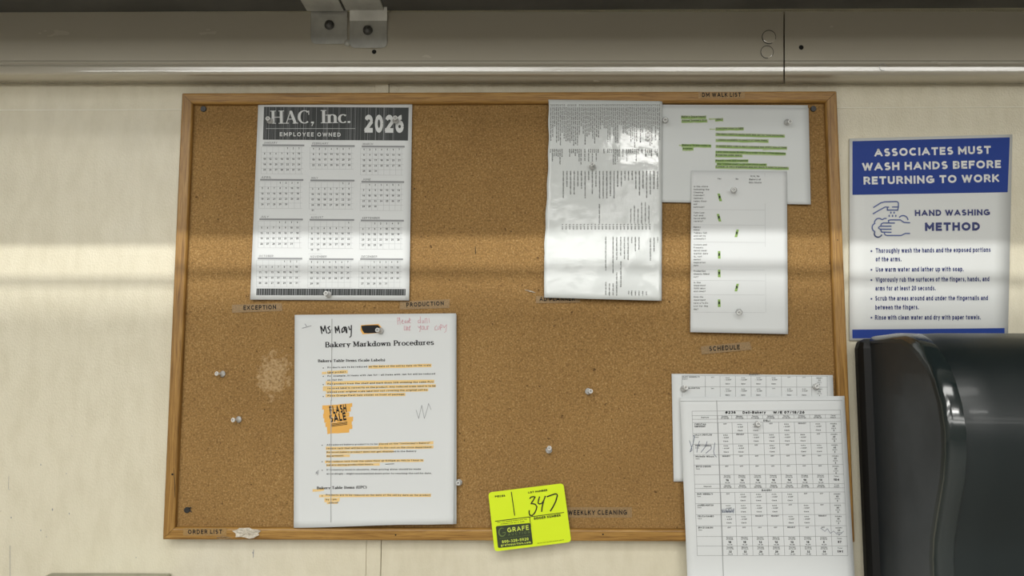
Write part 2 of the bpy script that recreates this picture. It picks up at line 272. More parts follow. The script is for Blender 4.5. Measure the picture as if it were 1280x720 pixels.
# thick and thin pen strokes for the serif lettering (cap height 1, x height .66)
SER = {
 'H': (.92, ['V.18,0,.18,1', 'V.72,0,.72,1', 't.18,.5,.72,.5', 's.18,0', 's.72,0', 's.18,1', 's.72,1']),
 'A': (.88, ['t.13,0,.42,1', 'V.42,.96,.73,0', 't.23,.34,.62,.34', 's.12,0', 's.73,0']),
 'C': (.86, ['a.45,.5,.35,.48,48,312', 't.74,.66,.74,.98']), 'I': (.42, ['V.2,0,.2,1', 's.2,0', 's.2,1']),
 ',': (.30, ['V.12,.0,.12,.13', 't.17,.03,.08,-.2']), '.': (.3, ['V.12,.0,.12,.14']),
 'n': (.74, ['V.15,0,.15,.66', 'a.35,.44,.2,.2,0,180', 'V.55,0,.55,.46', 's.15,0', 's.55,0', 's.1,.64']),
 'c': (.6, ['a.33,.33,.25,.31,45,315']), 'B': (.82, ['V.18,0,.18,1', 't.08,.0,.45,.0', 't.08,1,.45,1', 't.18,.53,.45,.53', 'a.42,.76,.22,.23,-90,90', 'a.44,.27,.26,.27,-90,90']),
 'a': (.68, ['a.28,.2,.19,.19,0,360', 'V.5,.02,.5,.48', 'a.3,.47,.2,.18,0,160', 's.56,.02']),
 'k': (.74, ['V.16,0,.16,1', 't.2,.26,.5,.6', 'V.3,.34,.56,.04', 's.16,0', 's.1,1', 's.52,.64', 's.6,0']),
 'e': (.64, ['a.32,.33,.24,.31,0,315', 't.1,.34,.54,.34']), 'r': (.56, ['V.16,0,.16,.66', 'a.36,.44,.2,.2,60,180', 's.16,0', 's.1,.64']),
 'y': (.68, ['V.14,.62,.36,.06', 't.56,.62,.26,-.22', 's.14,.64', 's.56,.64']), 'M': (1.08, ['t.16,0,.16,1', 'V.88,0,.88,1', 'V.18,.98,.5,.12', 't.5,.12,.86,.98', 's.16,0', 's.88,0', 's.12,1', 's.92,1']),
 'd': (.74, ['a.3,.32,.22,.3,0,360', 'V.55,0,.55,1', 's.62,0', 's.48,1']), 'o': (.68, ['a.33,.33,.25,.31,0,360']),
 'w': (.92, ['V.12,.62,.28,.05', 't.28,.05,.46,.62', 'V.46,.62,.62,.05', 't.62,.05,.8,.62', 's.12,.64', 's.46,.64', 's.8,.64']),
 'P': (.76, ['V.18,0,.18,1', 't.08,1,.45,1', 't.18,.46,.45,.46', 'a.42,.73,.24,.27,-90,90', 's.18,0']),
 'u': (.76, ['V.16,.2,.16,.64', 'a.35,.22,.2,.2,180,360', 'V.55,0,.55,.64', 's.1,.64', 's.5,.64', 's.62,0']),
 'T': (.84, ['V.4,0,.4,1', 't.08,.97,.72,.97', 't.08,.97,.08,.8', 't.72,.97,.72,.8', 's.4,0']), 'b': (.72, ['V.16,0,.16,1', 'a.38,.32,.22,.3,0,360', 's.1,1']), 'l': (.34, ['V.17,0,.17,1', 's.17,0', 's.1,1']), 'i': (.34, ['V.17,0,.17,.66', 'V.17,.84,.17,.98', 's.17,0', 's.1,.64']), 't': (.44, ['V.2,.04,.2,.9', 't.04,.64,.4,.64', 't.2,.05,.38,.05']), 'S': (.66, ['a.32,.74,.2,.23,30,270', 'a.3,.27,.22,.25,90,-150']), 'L': (.74, ['V.2,0,.2,1', 't.2,.03,.64,.03', 't.64,.03,.64,.25', 's.2,0', 's.2,1']), 'm': (1.06, ['V.15,0,.15,.66', 'a.33,.44,.18,.2,0,180', 'V.51,0,.51,.46', 'a.69,.44,.18,.2,0,180', 'V.87,0,.87,.46', 's.15,0', 's.51,0', 's.87,0', 's.1,.64']), 'U': (.86, ['V.18,.3,.18,1', 'a.43,.3,.25,.29,180,360', 't.68,.3,.68,1', 's.18,1', 's.68,1']), '(': (.4, ['a.5,.4,.32,.66,130,230']), ')': (.4, ['a-.1,.4,.32,.66,-50,50']),
 's': (.58, ['a.3,.49,.17,.15,20,270', 'a.28,.18,.19,.16,-160,90']), ' ': (.36, [])}

class Surf:
    """a thin flat thing: four photo corners (TL, TR, BR, BL) on depth y0, bent by curl(u, v) metres"""
    def __init__(s, c, y0, curl=None, edge=None):
        s.c = np.array(c, float); s.y0 = y0; s.curl = curl or (lambda u, v: 0*u); s.edge = edge
    def px(s, u, v):
        u = np.asarray(u)[..., None]; v = np.asarray(v)[..., None]; c = s.c
        return c[0]*(1-u)*(1-v) + c[1]*u*(1-v) + c[2]*u*v + c[3]*(1-u)*v
    def uv(s, p):
        p = np.asarray(p, float); u = np.full(len(p), .5); v = u.copy(); c = s.c
        for _ in range(6):
            r = s.px(u, v) - p
            du = (c[1]-c[0])*(1-v)[:, None] + (c[2]-c[3])*v[:, None]; dv = (c[3]-c[0])*(1-u)[:, None] + (c[2]-c[1])*u[:, None]
            det = du[:, 0]*dv[:, 1] - du[:, 1]*dv[:, 0]
            u = u - (r[:, 0]*dv[:, 1] - r[:, 1]*dv[:, 0])/det; v = v - (du[:, 0]*r[:, 1] - du[:, 1]*r[:, 0])/det
        return u, v
    def at(s, p, lift=0):
        p = np.asarray(p, float); u, v = s.uv(p)
        return P(p[:, 0], p[:, 1], s.y0 - s.curl(u, v) - lift)
    def sheet(s, name, mat, root, nu=20, nv=26, thick=.00022, lift=0, **k):
        U, Vv = np.meshgrid(np.linspace(0, 1, nu+1), np.linspace(0, 1, nv+1)); u = U.ravel(); v = Vv.ravel()
        p = s.px(u, v)
        if s.edge: p = p + s.edge(u, v)
        vs = P(p[:, 0], p[:, 1], s.y0 - s.curl(u, v) - lift)
        fs = [(j*(nu+1)+i, (j+1)*(nu+1)+i, (j+1)*(nu+1)+i+1, j*(nu+1)+i+1) for j in range(nv) for i in range(nu)]
        return obj(name, vs, fs, mat, root, smooth=True, solid=thick, **k)
class Ink:
    """flat print that follows a Surf; o = crop frame (ox, oy, scale) in which positions are given"""
    def __init__(s, surf, o=(0, 0, 1), lift=.0004):
        s.s = surf; s.o = o; s.lift = lift; s.v = []; s.f = []
    def c(s, o): s.o = o; return s
    def add(s, pts, faces):
        pts = np.asarray(pts, float); b = sum(len(x) for x in s.v); ox, oy, k = s.o
        s.v.append(np.stack([ox + pts[:, 0]/k, oy + pts[:, 1]/k], 1)); s.f += [tuple(i+b for i in f) for f in faces]
    def poly(s, pts): s.add(pts, [tuple(range(len(pts)))])
    def quad(s, tl, tr, br, bl, nu=1, nv=1):
        c = [np.array(q, float) for q in (tl, tr, br, bl)]; pts = []
        for j in range(nv+1):
            for i in range(nu+1):
                u, v = i/nu, j/nv; pts.append(c[0]*(1-u)*(1-v)+c[1]*u*(1-v)+c[2]*u*v+c[3]*(1-u)*v)
        s.add(pts, [(j*(nu+1)+i, (j+1)*(nu+1)+i, (j+1)*(nu+1)+i+1, j*(nu+1)+i+1) for j in range(nv) for i in range(nu)])
    def line(s, x0, y0, x1, y1, w, n=1): s.pen([(x0+(x1-x0)*i/n, y0+(y1-y0)*i/n) for i in range(n+1)], w)
    def pen(s, pts, w):
        if not isinstance(w, (list, np.ndarray)) and len(pts) > 2:      # break the stroke at sharp turns, so that it keeps its width
            q = [np.array(a, float) for a in pts]; runs = [[q[0]]]
            for i in range(1, len(q)):
                runs[-1].append(q[i])
                if i < len(q)-1:
                    a = q[i]-q[i-1]; b = q[i+1]-q[i]; c = a.dot(b)/max(1e-9, np.hypot(*a)*np.hypot(*b))
                    if c < .55: runs[-1][-1] = q[i]+a/max(1e-9, np.hypot(*a))*w*.35; runs.append([q[i]-b/max(1e-9, np.hypot(*b))*w*.35])
            if len(runs) > 1:
                for r in runs: s.pen(r, w)
                return
        p = np.array(pts, float); n = len(p); ws = w if isinstance(w, (list, np.ndarray)) else [w]*n
        d = np.zeros_like(p); d[:-1] += p[1:]-p[:-1]; d[1:] += p[1:]-p[:-1]
        L = np.hypot(*d.T); L[L == 0] = 1; nrm = np.stack([-d[:, 1], d[:, 0]], 1)/L[:, None]
        h = np.array(ws)[:, None]/2; v = np.concatenate([p+nrm*h, p-nrm*h])
        s.add(v, [(i, i+1, n+i+1, n+i) for i in range(n-1)])
    def text(s, t, x, y, h, x1=None, y1=None, bold=0, res=1, align='l', w=None, gap=0, slant=0):
        """cap height h, baseline from (x, y) to (x1, y1); w = width when no x1 (centre/left aligned)"""
        xs = 0; V_ = []; Fs = []; b = 0
        for ch in t:
            co, fs, adv = glyph(ch, bold, res)
            if len(co):
                q = co.copy(); q[:, 0] += xs + slant*q[:, 1]; V_.append(q); Fs += [tuple(i+b for i in f) for f in fs]; b += len(q)
            xs += adv + gap
        xs -= gap
        s._lay(V_, Fs, xs, x, y, h, x1, y1, align, w)
    def _lay(s, V_, Fs, tot, x, y, h, x1, y1, align, w):
        if not V_: return
        q = np.concatenate(V_); W = w if w else tot*h*.95
        if x1 is None:
            x1 = x + W; y1 = y
            if align == 'c': x -= W/2; x1 -= W/2
        if y1 is None: y1 = y
        d = np.array([x1-x, y1-y]); L = np.hypot(*d); e = d/L; up = np.array([e[1], -e[0]])
        s.add(np.array([x, y]) + q[:, :1]*(L/tot)*e + q[:, 1:]*h*up, Fs)
    def serif(s, t, x, y, h, x1, y1, T=.17, thin=.06, gap=.03):
        tmp = Ink(s.s); xs = 0
        for ch in t:
            adv, st = SER[ch]
            for k in st:
                a = [float(z) for z in k[1:].split(',')]
                if k[0] == 'V': tmp.pen([(a[0]+xs, a[1]), (a[2]+xs, a[3])], T)
                elif k[0] == 't': tmp.pen([(a[0]+xs, a[1]), (a[2]+xs, a[3])], thin)
                elif k[0] == 's': tmp.pen([(a[0]+xs-T*.5-.09, a[1] + (thin/2 if a[1] < .1 else -thin/2)), (a[0]+xs+T*.5+.09, a[1] + (thin/2 if a[1] < .1 else -thin/2))], thin)
                else:
                    n = 14; an = [math.radians(a[4]+(a[5]-a[4])*i/n) for i in range(n+1)]
                    tmp.pen([(a[0]+xs+a[2]*math.cos(r), a[1]+a[3]*math.sin(r)) for r in an], [thin+(T-thin)*abs(math.cos(r))**1.3 for r in an])
            xs += adv + gap
        s._lay(tmp.v, tmp.f, xs-gap, x, y, h, x1, y1, 'l', None)
    def build(s, name, mat, root, **k):
        if not s.v: return
        return obj(name, s.s.at(np.concatenate(s.v), s.lift), s.f, mat, root, **k)

# ------------------------------------------------------------------ the room
box('floor', (-8.6, 8.6, -11.2, .3, -.1, 0), 'floor', kind='structure')
box('ceiling', (-8.6, 8.6, -11.2, .3, CEIL, CEIL+.1), 'ceil', kind='structure')
box('wall_left', (-8.7, -8.6, -11.2, .3, 0, CEIL), 'room', kind='structure')
box('wall_right', (8.6, 8.7, -11.2, .3, 0, CEIL), 'room', kind='structure')
box('wall_rear', (-8.6, 8.6, -11.3, -11.2, 0, CEIL), 'room', kind='structure')
wb = box('wall_back', (-8.6, 8.6, WALL+.004, WALL+.1, 0, CEIL), 'wall', kind='structure')
wb['_o'] = (0, 0, 0)
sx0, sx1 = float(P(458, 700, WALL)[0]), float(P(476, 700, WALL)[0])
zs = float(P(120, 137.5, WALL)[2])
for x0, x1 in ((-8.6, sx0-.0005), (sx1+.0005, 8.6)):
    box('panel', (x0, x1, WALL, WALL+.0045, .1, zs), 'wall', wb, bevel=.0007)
    box('seam_highlight', (x0, x1, WALL-.0007, WALL+.002, zs-.0003, zs+.0007), 'seam_glint', wb); box('panel', (x0, x1, WALL+.0012, WALL+.0045, zs-.001, CEIL-.02), 'wall', wb)  # pale strip painted in for the highlight along the seam's ledge
t1 = box('trim_1', (sx0, sx1, WALL-.0015, WALL+.0045, .1, CEIL-.02), 'wall', bevel=.0008, kind='structure')

# header rails above the board: a pressed profile swept along the wall
PROF = [(.0, 15), (.0255, 15), (.026, 15.8), (.026, 75.8), (.0275, 76.6), (.0285, 77.6), (.0284, 79.2), (.0272, 80.6), (.0290, 81.4), (.0325, 82.0), (.0341, 82.8), (.0345, 83.4), (.0344, 84.2), (.03415, 86), (.0339, 88), (.03365, 90), (.0333, 91.6), (.0322, 93), (.030, 94.5), (.001, 105), (.0, 105)]
def rail(name, pxa, pxb, dy=0, **k):
    v = []; f = []
    zl = {}
    for px in (pxa, pxb):
        for p, py in PROF:
            a = P(0, py - .3, WALL-p); b = P(1280, py - .2, WALL-p); q = P(px, py, WALL-p)
            x = q[0]; t = (x-a[0])/(b[0]-a[0]); v.append((x, WALL-p - dy, a[2]+(b[2]-a[2])*t))
    n = len(PROF)
    for i in range(n-1): f.append((i, n+i, n+i+1, i+1))
    f.append((n-1, 2*n-1, n, 0)); f.append(tuple(range(n))); f.append(tuple(range(2*n-1, n-1, -1)))
    o = obj(name, v, f, 'header', smooth=False, kind='structure', **k); o['_o'] = (0, 0, 0)
    me = o.data
    for p_ in me.polygons: p_.use_smooth = len(p_.vertices) == 4
    me.set_sharp_from_angle(angle=math.radians(35))
    return o
r1 = rail('trim_2', -700, 979.3); r2 = rail('trim_3', 980.9, 2000, .0004)
def ring(ink_surf, cx, cy, r, w, name, mat, root, a0=0, a1=360):
    k = Ink(ink_surf, lift=.0003); n = 22
    k.pen([(cx+r*math.cos(math.radians(a0+(a1-a0)*i/n)), cy+r*math.sin(math.radians(a0+(a1-a0)*i/n))) for i in range(n+1)], w)
    return k.build(name, mat, root)
HF = Surf([(0, 0), (1280, 0), (1280, 100), (0, 100)], WALL-.026)
def disc(name, cx, cy, r, y, h, mat, root, n=20, bevel=.0004):
    c = V(cx, cy, y); R = r*float(P(cx+1, cy, y)[0]-P(cx, cy, y)[0])
    v, f = lathe([(R, -.0005), (R, h*.7), (R*.9, h), (R*.001, h)], n)
    return obj(name, [(c.x+a, c.y+b, c.z+d) for a, b, d in v], f, mat, root)
disc('plug', 961.2, 46.3, 8.2, WALL-.026, .0006, 'header', r1); disc('plug', 958.8, 65, 7.6, WALL-.026, .0006, 'header', r1)
ring(HF, 961.2, 46.3, 8.4, 1.0, 'plug_edge', 'soft', r1, 60, 380); ring(HF, 958.8, 65, 7.8, .9, 'plug_edge', 'soft', r1, 80, 400)
disc('screw_hole', 1001.5, 59.3, 3, WALL-.0264, .0003, 'hole', r2)
disc('screw_hole', 467.7, 64.8, 2.8, WALL-.026, .0004, 'hole', r1)
HL = Surf([(0, 0), (1280, 0), (1280, 100), (0, 100)], WALL-.0345)
ring(HL, 1103.5, 84, 4.2, .6, 'plug_edge', 'grey', r2, 60, 330)

# overhead shelf, its lip and the two angle brackets
sh = thing('overhead_shelf', (0, -.2, SHZ), 'dark grey metal shelf underside running along the top edge of the picture', 'shelf')
box('shelf_deck', (-1.5, 1.5, SHY, -.009, SHZ, SHZ+.012), 'shelf', sh)
box('front_lip', (-1.5, 1.5, SHY-.003, SHY, SHZ, SHZ+.04), 'shelf', sh)
box('back_lip', (-1.5, 1.5, -.012, -.009, SHZ+.012, SHZ+.05), 'shelf', sh)
def bracket(x0, x1, ybot, prof, label, bolt, nm):
    t = thing('angle_bracket', V((x0+x1)/2, ybot, WALL-.026), label, 'bracket', None)
    cr = 6.5; outline = []
    ys = WALL-.026
    # lower plate with rounded corners, then folded upwards along prof (protrusion, py)
    rows = [(ybot, cr), (ybot-1.2, cr*.45), (ybot-3.2, cr*.16), (ybot-cr, 0)]
    v = []; f = []
    lv = [(py, .0, ins) for py, ins in rows] + [(py, p, 0) for p, py in prof]
    for off in (.0032, 0.0002):
        for py, p, ins in lv:
            for x in (x0+ins, x1-ins): v.append(V(x, py, ys-p-off))
    n = len(lv)
    for i in range(n-1):
        a = 2*i; f.append((a, a+1, a+3, a+2)); b = 2*n+a; f.append((b, b+2, b+3, b+1))
        f.append((a, a+2, b+2, b)); f.append((a+1, b+1, b+3, a+3))
    f.append((0, 2*n, 2*n+1, 1)); e = 2*n-2; f.append((e, e+1, 2*n+e+1, 2*n+e))
    obj('plate', v, f, 'galv', t, bevel=.0005)
    c = V(bolt[0], bolt[1], ys-.0032); h = .0042
    v, f = lathe([(.0068, 0), (.0068, .0012), (.0056, .0022), (.0054, .0048), (.003, .0062), (.0001, .0066)], 18)
    obj('bolt', [(c.x+a, c.y+b, c.z+d) for a, b, d in v], f, 'bolt', t, smooth=True)
    fx0 = V(x0-2, 8, ys).x; fx1 = V(x1-2, 8, ys).x
    box('flange', (fx0, fx1, -.065, ys-prof[-1][0]+.001, SHZ-.0035, SHZ-.0002), 'galv', t, bevel=.0006)
    return t
bracket(388.5, 434, 55, [(.0, 20), (.001, 10), (.004, 6.5), (.010, 4.5)], 'galvanised angle bracket with a bolt, the left one of the pair under the shelf', (411.8, 31.5), 1)
bracket(437, 484, 60, [(.0, 26), (.004, 20), (.008, 14.5), (.012, 7)], 'galvanised angle bracket with a bolt, the right one of the pair, hanging slightly lower', (459.8, 38), 2)
t = obj('screw_tip', *(lambda c: ([(c.x+a, c.y+b, c.z+d) for a, b, d in lathe([(.0045, 0), (.0045, .004), (.0002, .006)], 8)[0]], lathe([(.0045, 0), (.0045, .004), (.0002, .006)], 8)[1]))(V(434.5, 54.5, WALL-.026)), 'galv')
t['label'] = 'small pale metal stud wedged between the two brackets'; t['category'] = 'stud'

# out of the picture: slab and rod added to block the tube's light, tube fixtures
def behind(py, y):            # height at depth y on the line from the tube to the cork at photo row py
    z = float(P(640, py, CORK)[2]); return z + (LZ-z)*(CORK-y)/(CORK-LY)
d = thing('band_blocker', (0, -1.0, behind(540, -1.0)), 'added slab above the camera, out of view, blocking the tube light', 'light_blocker')
box('blocker_slab', (-3.1, 3.1, -1.02, -.98, behind(686, -1.0), behind(409, -1.0)), 'light_blocker', d)  # added slab, cuts off the tube's light below the bright band
for x in (-1.6, 1.6): box('hanger', (x-.01, x+.01, -1.01, -.99, behind(409, -1.0), CEIL-.001), 'light_blocker', d)
cn = thing('band_dip_blocker', (0, -.45, behind(345, -.45)), 'added thin rod in front of the overhead shelf, out of view, blocking tube light', 'blocker_rod')
zc = behind(341, -.45); v, f = lathe([(.0042, -3.1), (.0042, 3.1)], 10)  # added rod, shades the dip between the two bright bands
obj('blocker_rod', [(-b, -.45+a, zc+c) for a, b, c in v], f, 'light_blocker', cn)
for x in (-1.4, 1.4): box('hanger', (x-.004, x+.004, -.453, -.447, zc, CEIL-.001), 'light_blocker', cn)
for i, (x, y, z, L, wd, pw) in enumerate(TUBES):
    t = thing('tube_fixture', (x, y, z), ['slim single tube ceiling fixture nearest the wall', 'short wide ceiling fixture, second row from the wall', 'ceiling fixture in the third row, on the right', 'ceiling fixture in the third row, on the left',
        'long ceiling fixture in the fourth row, on the left', 'long ceiling fixture in the fourth row, on the right', 'very long ceiling fixture at the far end of the room', 'added flat panel light behind the blocking slab, brightening the lower wall'][i], 'ceiling light')
    box('housing', (x-L/2, x+L/2, y-wd/2-.02, y+wd/2+.02, z+.03, z+.07), 'ceil', t)
    if z+.07 < CEIL-.01:
        for s in (-1, 1): box('hanger', (x+s*L*.4-.005, x+s*L*.4+.005, y-.005, y+.005, z+.07, CEIL-.001), 'ceil', t)

# ------------------------------------------------------------------ notice board
BW, BH, FR = .457, .305, .0158
nb = thing('notice_board', (0, 0, CENZ), 'oak framed cork notice board hung on the cream wall', 'notice board')
RP = [(0, .0185), (0, .002), (.0006, .0008), (.0018, .0001), (.003, 0), (.0125, 0), (.0142, .0006), (.0153, .0018), (FR, .0032), (FR, .0185)]  # (inset, depth)
def frame_rail(side):
    v = []; f = []; n = len(RP); g = .00025
    for e in (0, 1):
        for ins, dep in RP:
            if side in ('top', 'bottom'):
                z = (BH-ins)*(1 if side == 'top' else -1); x = (BW-ins-g)*(-1 if e == 0 else 1)
            else:
                x = (BW-ins)*(1 if side == 'right' else -1); z = (BH-ins-g)*(-1 if e == 0 else 1)
            v.append((x, dep, CENZ+z))
    for i in range(n): j = (i+1) % n; f.append((i, j, n+j, n+i))
    f.append(tuple(range(n))); f.append(tuple(range(2*n-1, n-1, -1)))
    bm = bmesh.new(); vs = [bm.verts.new(p) for p in v]
    for q in f: bm.faces.new([vs[i] for i in q])
    bmesh.ops.recalc_face_normals(bm, faces=bm.faces)
    me = bpy.data.meshes.new('rail'); bm.to_mesh(me)
    vv = [tuple(x.co) for x in me.vertices]; ff = [tuple(p.vertices) for p in me.polygons]; bm.free()
    return obj('frame_rail', vv, ff, 'wood_h' if side in ('top', 'bottom') else 'wood_v', nb)
for s_ in ('top', 'bottom', 'left', 'right'): frame_rail(s_)
# cork sheet, gently uneven
U, W_ = np.meshgrid(np.linspace(-BW+FR-.001, BW-FR+.001, 61), np.linspace(-BH+FR-.001, BH-FR+.001, 41))
vs = np.stack([U.ravel(), CORK + .0003*np.sin(U.ravel()*9)*np.cos(W_.ravel()*11) + .0003, CENZ+W_.ravel()], 1)
obj('cork_sheet', vs, [(j*61+i, j*61+i+1, (j+1)*61+i+1, (j+1)*61+i) for j in range(40) for i in range(60)], 'cork', nb, smooth=True)
box('backing', (-BW+.004, BW-.004, CORK+.002, WALL-.0016, CENZ-BH+.004, CENZ+BH-.004), 'blackp', nb)
CS = Surf([(227, 116), (1046, 113.5), (1069, 678), (203, 674.5)], CORK)
FS = Surf([(227, 116), (1046, 113.5), (1069, 678), (203, 674.5)], 0)
for cx, cy in ((254.5, 136.3), (1016.5, 136), (234, 637.5)):
    disc('mounting_screw', cx, cy, 3.7, CORK, .0014, 'screw', nb)
k = Ink(CS, lift=.0012); k.pen([(231, 640), (239, 634)], 1.4); k.pen([(236, 634), (239, 640.5)], 1.2); k.build('wire_end', 'screw', nb, kind='stuff')
# dark pin holes and splits
k = Ink(FS, lift=.0002)
for x, y, r in ((215.5, 593, 1.4), (494.5, 668.7, 1.1), (753.7, 668, 1.1), (1047, 300, .8), (260, 668, .6)):
    k.poly([(x+r*math.cos(a*.9), y+r*math.sin(a*.9)) for a in range(7)])
k.pen([(217, 585), (218, 600), (218.5, 622)], [.3, .8, .3]); k.build('frame_blemish', 'hole', nb, kind='stuff')
k = Ink(CS, lift=.0003)
for x, y, r in [(518, 236, .9), (639, 289, .8), (590, 288, .5), (348, 300, .5), (535, 240, .5)] + [(random.uniform(250, 1020), random.uniform(150, 640), random.uniform(.3, .65)) for _ in range(60)]:
    k.poly([(x+r*math.cos(a), y+r*math.sin(a)) for a in range(6)])
k.pen([(594, 308), (594.5, 317)], .7); k.build('pin_holes', 'hole', nb, kind='stuff')

# ------------------------------------------------------------------ label strips
def strip(label, quad, surf_y, text, x, y, x1, y1, h, mat='tape'):
    s = Surf(quad, surf_y); c = s.c.mean(0)
    t = thing('label_strip', V(c[0], c[1], surf_y), label, 'label')
    s.sheet('tape', mat, t, 6, 2, thick=0)
    k = Ink(s, lift=.0002); k.text(text, x, y, h, x1, y1, bold=.028, res=2); k.build('lettering', 'black', t, kind='stuff')
    return t
yc = CORK-.0006
strip('clear label strip reading EXCEPTION under the calendar', [(290, 381), (352, 379), (353, 388.5), (290, 391)], yc, 'EXCEPTION', 303.8, 387.6, 345.7, 386.5, 5.6)
strip('clear label strip reading PRODUCTION above the markdown sheet', [(500, 377), (562, 374), (562, 385), (500, 387)], yc, 'PRODUCTION', 507.5, 383.9, 555.3, 381.6, 5.4)
strip('clear label strip reading AD PLANNER half hidden under the laminated list', [(670, 370), (725, 370), (725, 378), (670, 379)], yc, 'AD PLANNER', 673.8, 376.6, 719, 376, 5.3)
strip('clear label strip reading SCHEDULE at the right of the cork', [(876, 433), (937, 427), (940, 437), (877, 443)], yc, 'SCHEDULE', 886, 439, 925.5, 436.6, 5.8)
strip('clear label strip reading WEEKLKY CLEANING beside the yellow tag', [(701, 634), (790, 634), (790, 647), (702, 647)], yc, 'WEEKLKY CLEANING', 709.5, 643.8, 784.3, 643.4, 6.1)
strip('clear label strip reading ORDER LIST on the bottom frame rail', [(229, 660), (283, 660), (283, 669.5), (229, 669.5)], -.0003, 'ORDER LIST', 234.2, 667.6, 278.3, 667.3, 5.4, 'tapew')
strip('clear label strip reading DM WALK LIST on the top frame rail', [(873, 114.8), (931, 114.8), (931, 123), (873, 123)], -.0003, 'DM WALK LIST', 877, 121.3, 926.8, 121, 5.5, 'tapew')
# crinkled tape scraps
def scrap(name, cx, cy, rx, ry, y, label, mat='torn', n=9, amp=.0012, seed=1, rot=0):
    rnd = random.Random(seed); pts = [(0, 0)]; v = []; f = []; R = 3
    ang = [2*math.pi*i/(n*2) for i in range(n*2)]; rad = [rnd.uniform(.7, 1.1) for _ in ang]
    q = [(cx, cy)]
    for r in range(1, R+1):
        for a, k in zip(ang, rad):
            dx, dy = rx*k*r/R*math.cos(a), ry*k*r/R*math.sin(a); q.append((cx+dx*math.cos(rot)-dy*math.sin(rot), cy+dx*math.sin(rot)+dy*math.cos(rot)))
    v = [V(a, b, y-.0003-rnd.random()*amp) for a, b in q]; m = n*2
    for i in range(m): f.append((0, 1+i, 1+(i+1) % m))
    for r in range(R-1):
        for i in range(m): a = 1+r*m+i; b = 1+r*m+(i+1) % m; f.append((a, a+m, b+m, b))
    o = obj(name, v, f, mat); o['label'] = label; o['category'] = 'tape'; return o
scrap('tape_scrap', 308.5, 666.5, 18, 7.5, -.0002, 'crumpled white tape left on the bottom frame rail', amp=.003, seed=3)
scrap('tape_scrap', 280, 672, 11, 2.2, -.0002, 'pinkish strip of torn tape at the lower edge of the bottom rail', 'tape', seed=8)
scrap('staple_fragment', 663, 364, 7, .8, CORK, 'short pale sliver stuck in the cork beside the laminated list', seed=5, rot=.25)['category'] = 'sliver'

# ------------------------------------------------------------------ calendar
S = Surf([(322.8, 131.3), (515.3, 130.2), (511.5, 375.6), (312.7, 374.6)], .0045, lambda u, v: .0012*np.sin(v*3.1)+.0016*v**3*(1-u*.4)+.0006*np.sin(u*6+v*2))
cal = thing('wall_calendar', V(415, 253, .004), 'white 2026 wall calendar with a dark banner, pinned at the upper left of the cork', 'calendar')
S.sheet('sheet', 'paper', cal)
CR1, CR2 = (300, 120, 5.333), (300, 250, 4.8)
k = Ink(S, CR1, .0003); k.quad((160, 72), (1125, 77), (1120, 297), (153, 291), 8, 3); k.build('banner', 'charcoal', cal); k = Ink(S, CR2, .0003); k.quad((99, 531), (994, 534), (993, 573), (97, 571), 10, 1); k.build('bottom_bar', 'charcoal', cal)
k = Ink(S, CR1, .00045); rnd = random.Random(4)
for i in range(75):
    u = rnd.random(); xt = 160+965*u; xb = 153+967*u; a = 73+5*u
    k.line(xt, a, xb, a+219, rnd.choice([.8, 1.2, 1.2, 2.2]))
k.build('banner_streaks', 'grey', cal, kind='stuff')
k = Ink(S, CR2, .00045)
for i in range(64):
    u = (i+rnd.random()*.5)/64; xt = 99+895*u
    k.line(xt, 533+3*u, xt-1, 570+2*u, rnd.choice([1.5, 2.5, 4]))
k.build('bar_streaks', 'grey', cal, kind='stuff')
k = Ink(S, CR1, .0007); k.serif('HAC, Inc.', 203, 185, 87, 745, 179, T=.19, thin=.055, gap=.0)
k.text('2026', 823, 244, 120, 1098, 246, bold=.05, res=4); k.text('EMPLOYEE OWNED', 262, 268, 27, 674, 271, bold=.02, res=2, gap=.12)
k.line(172, 217, 768, 217, 2.2, 4); k.build('banner_lettering', 'ltink', cal, kind='stuff')
months = ['JANUARY', 'FEBRUARY', 'MARCH', 'APRIL', 'MAY', 'JUNE', 'JULY', 'AUGUST', 'SEPTEMBER', 'OCTOBER', 'NOVEMBER', 'DECEMBER']
days = [31, 28, 31, 30, 31, 30, 31, 31, 30, 31, 30, 31]; st0 = [4, 0, 0, 3, 5, 1, 3, 6, 2, 4, 0, 2]
bars = [[(328.1, 380.4, 181.6), (389, 443.4, 182.4), (452.2, 505.8, 183.2)], [(325.2, 379.2, 224.8), (388, 443.1, 225.6), (451.8, 505.2, 227.4)],
        [(324.3, 378.6, 274.2), (387, 442.8, 274.8), (451, 504.8, 275.7)], [(322.2, 377.8, 323.2), (386.5, 441.8, 323.9), (450.3, 503.8, 323.9)]]
kb = Ink(S, lift=.0004); kn = Ink(S, lift=.00045); kg = Ink(S, lift=.00035)
for m_ in range(12):
    x0, x1, y = bars[m_//3][m_ % 3]; kb.quad((x0, y-1.2), (x1, y-.9), (x1, y+1.2), (x0, y+.9), 3, 1)
    kb.text(months[m_], x0+1, y-1.9, 2.6, w=(x1-x0)*.045*len(months[m_])+1, bold=.01, slant=.15)
    cw = (x1-x0)*.137; rh = 6.72; n = st0[m_]; rows = (n+days[m_]+6)//7
    for r in range(rows+1): kg.line(x0-1.5, y+2+r*rh, x0-1.5+cw*(7.3 if r <= 5 else (n+days[m_]-35)+.2), y+2.2+r*rh, .28, 2)
    for c in range(8): kg.line(x0-1.5+cw*c, y+2, x0-1.8+cw*c, y+2+min(rows, 5)*rh, .28, 1)
    for q in range(days[m_]):
        c = (n+q) % 7; r = (n+q)//7; kn.text(str(q+1), x0+cw*(c+.42)-.4, y+4.8+r*rh, 2.25, align='c', w=1.7 if q < 9 else 3.3, bold=.02)
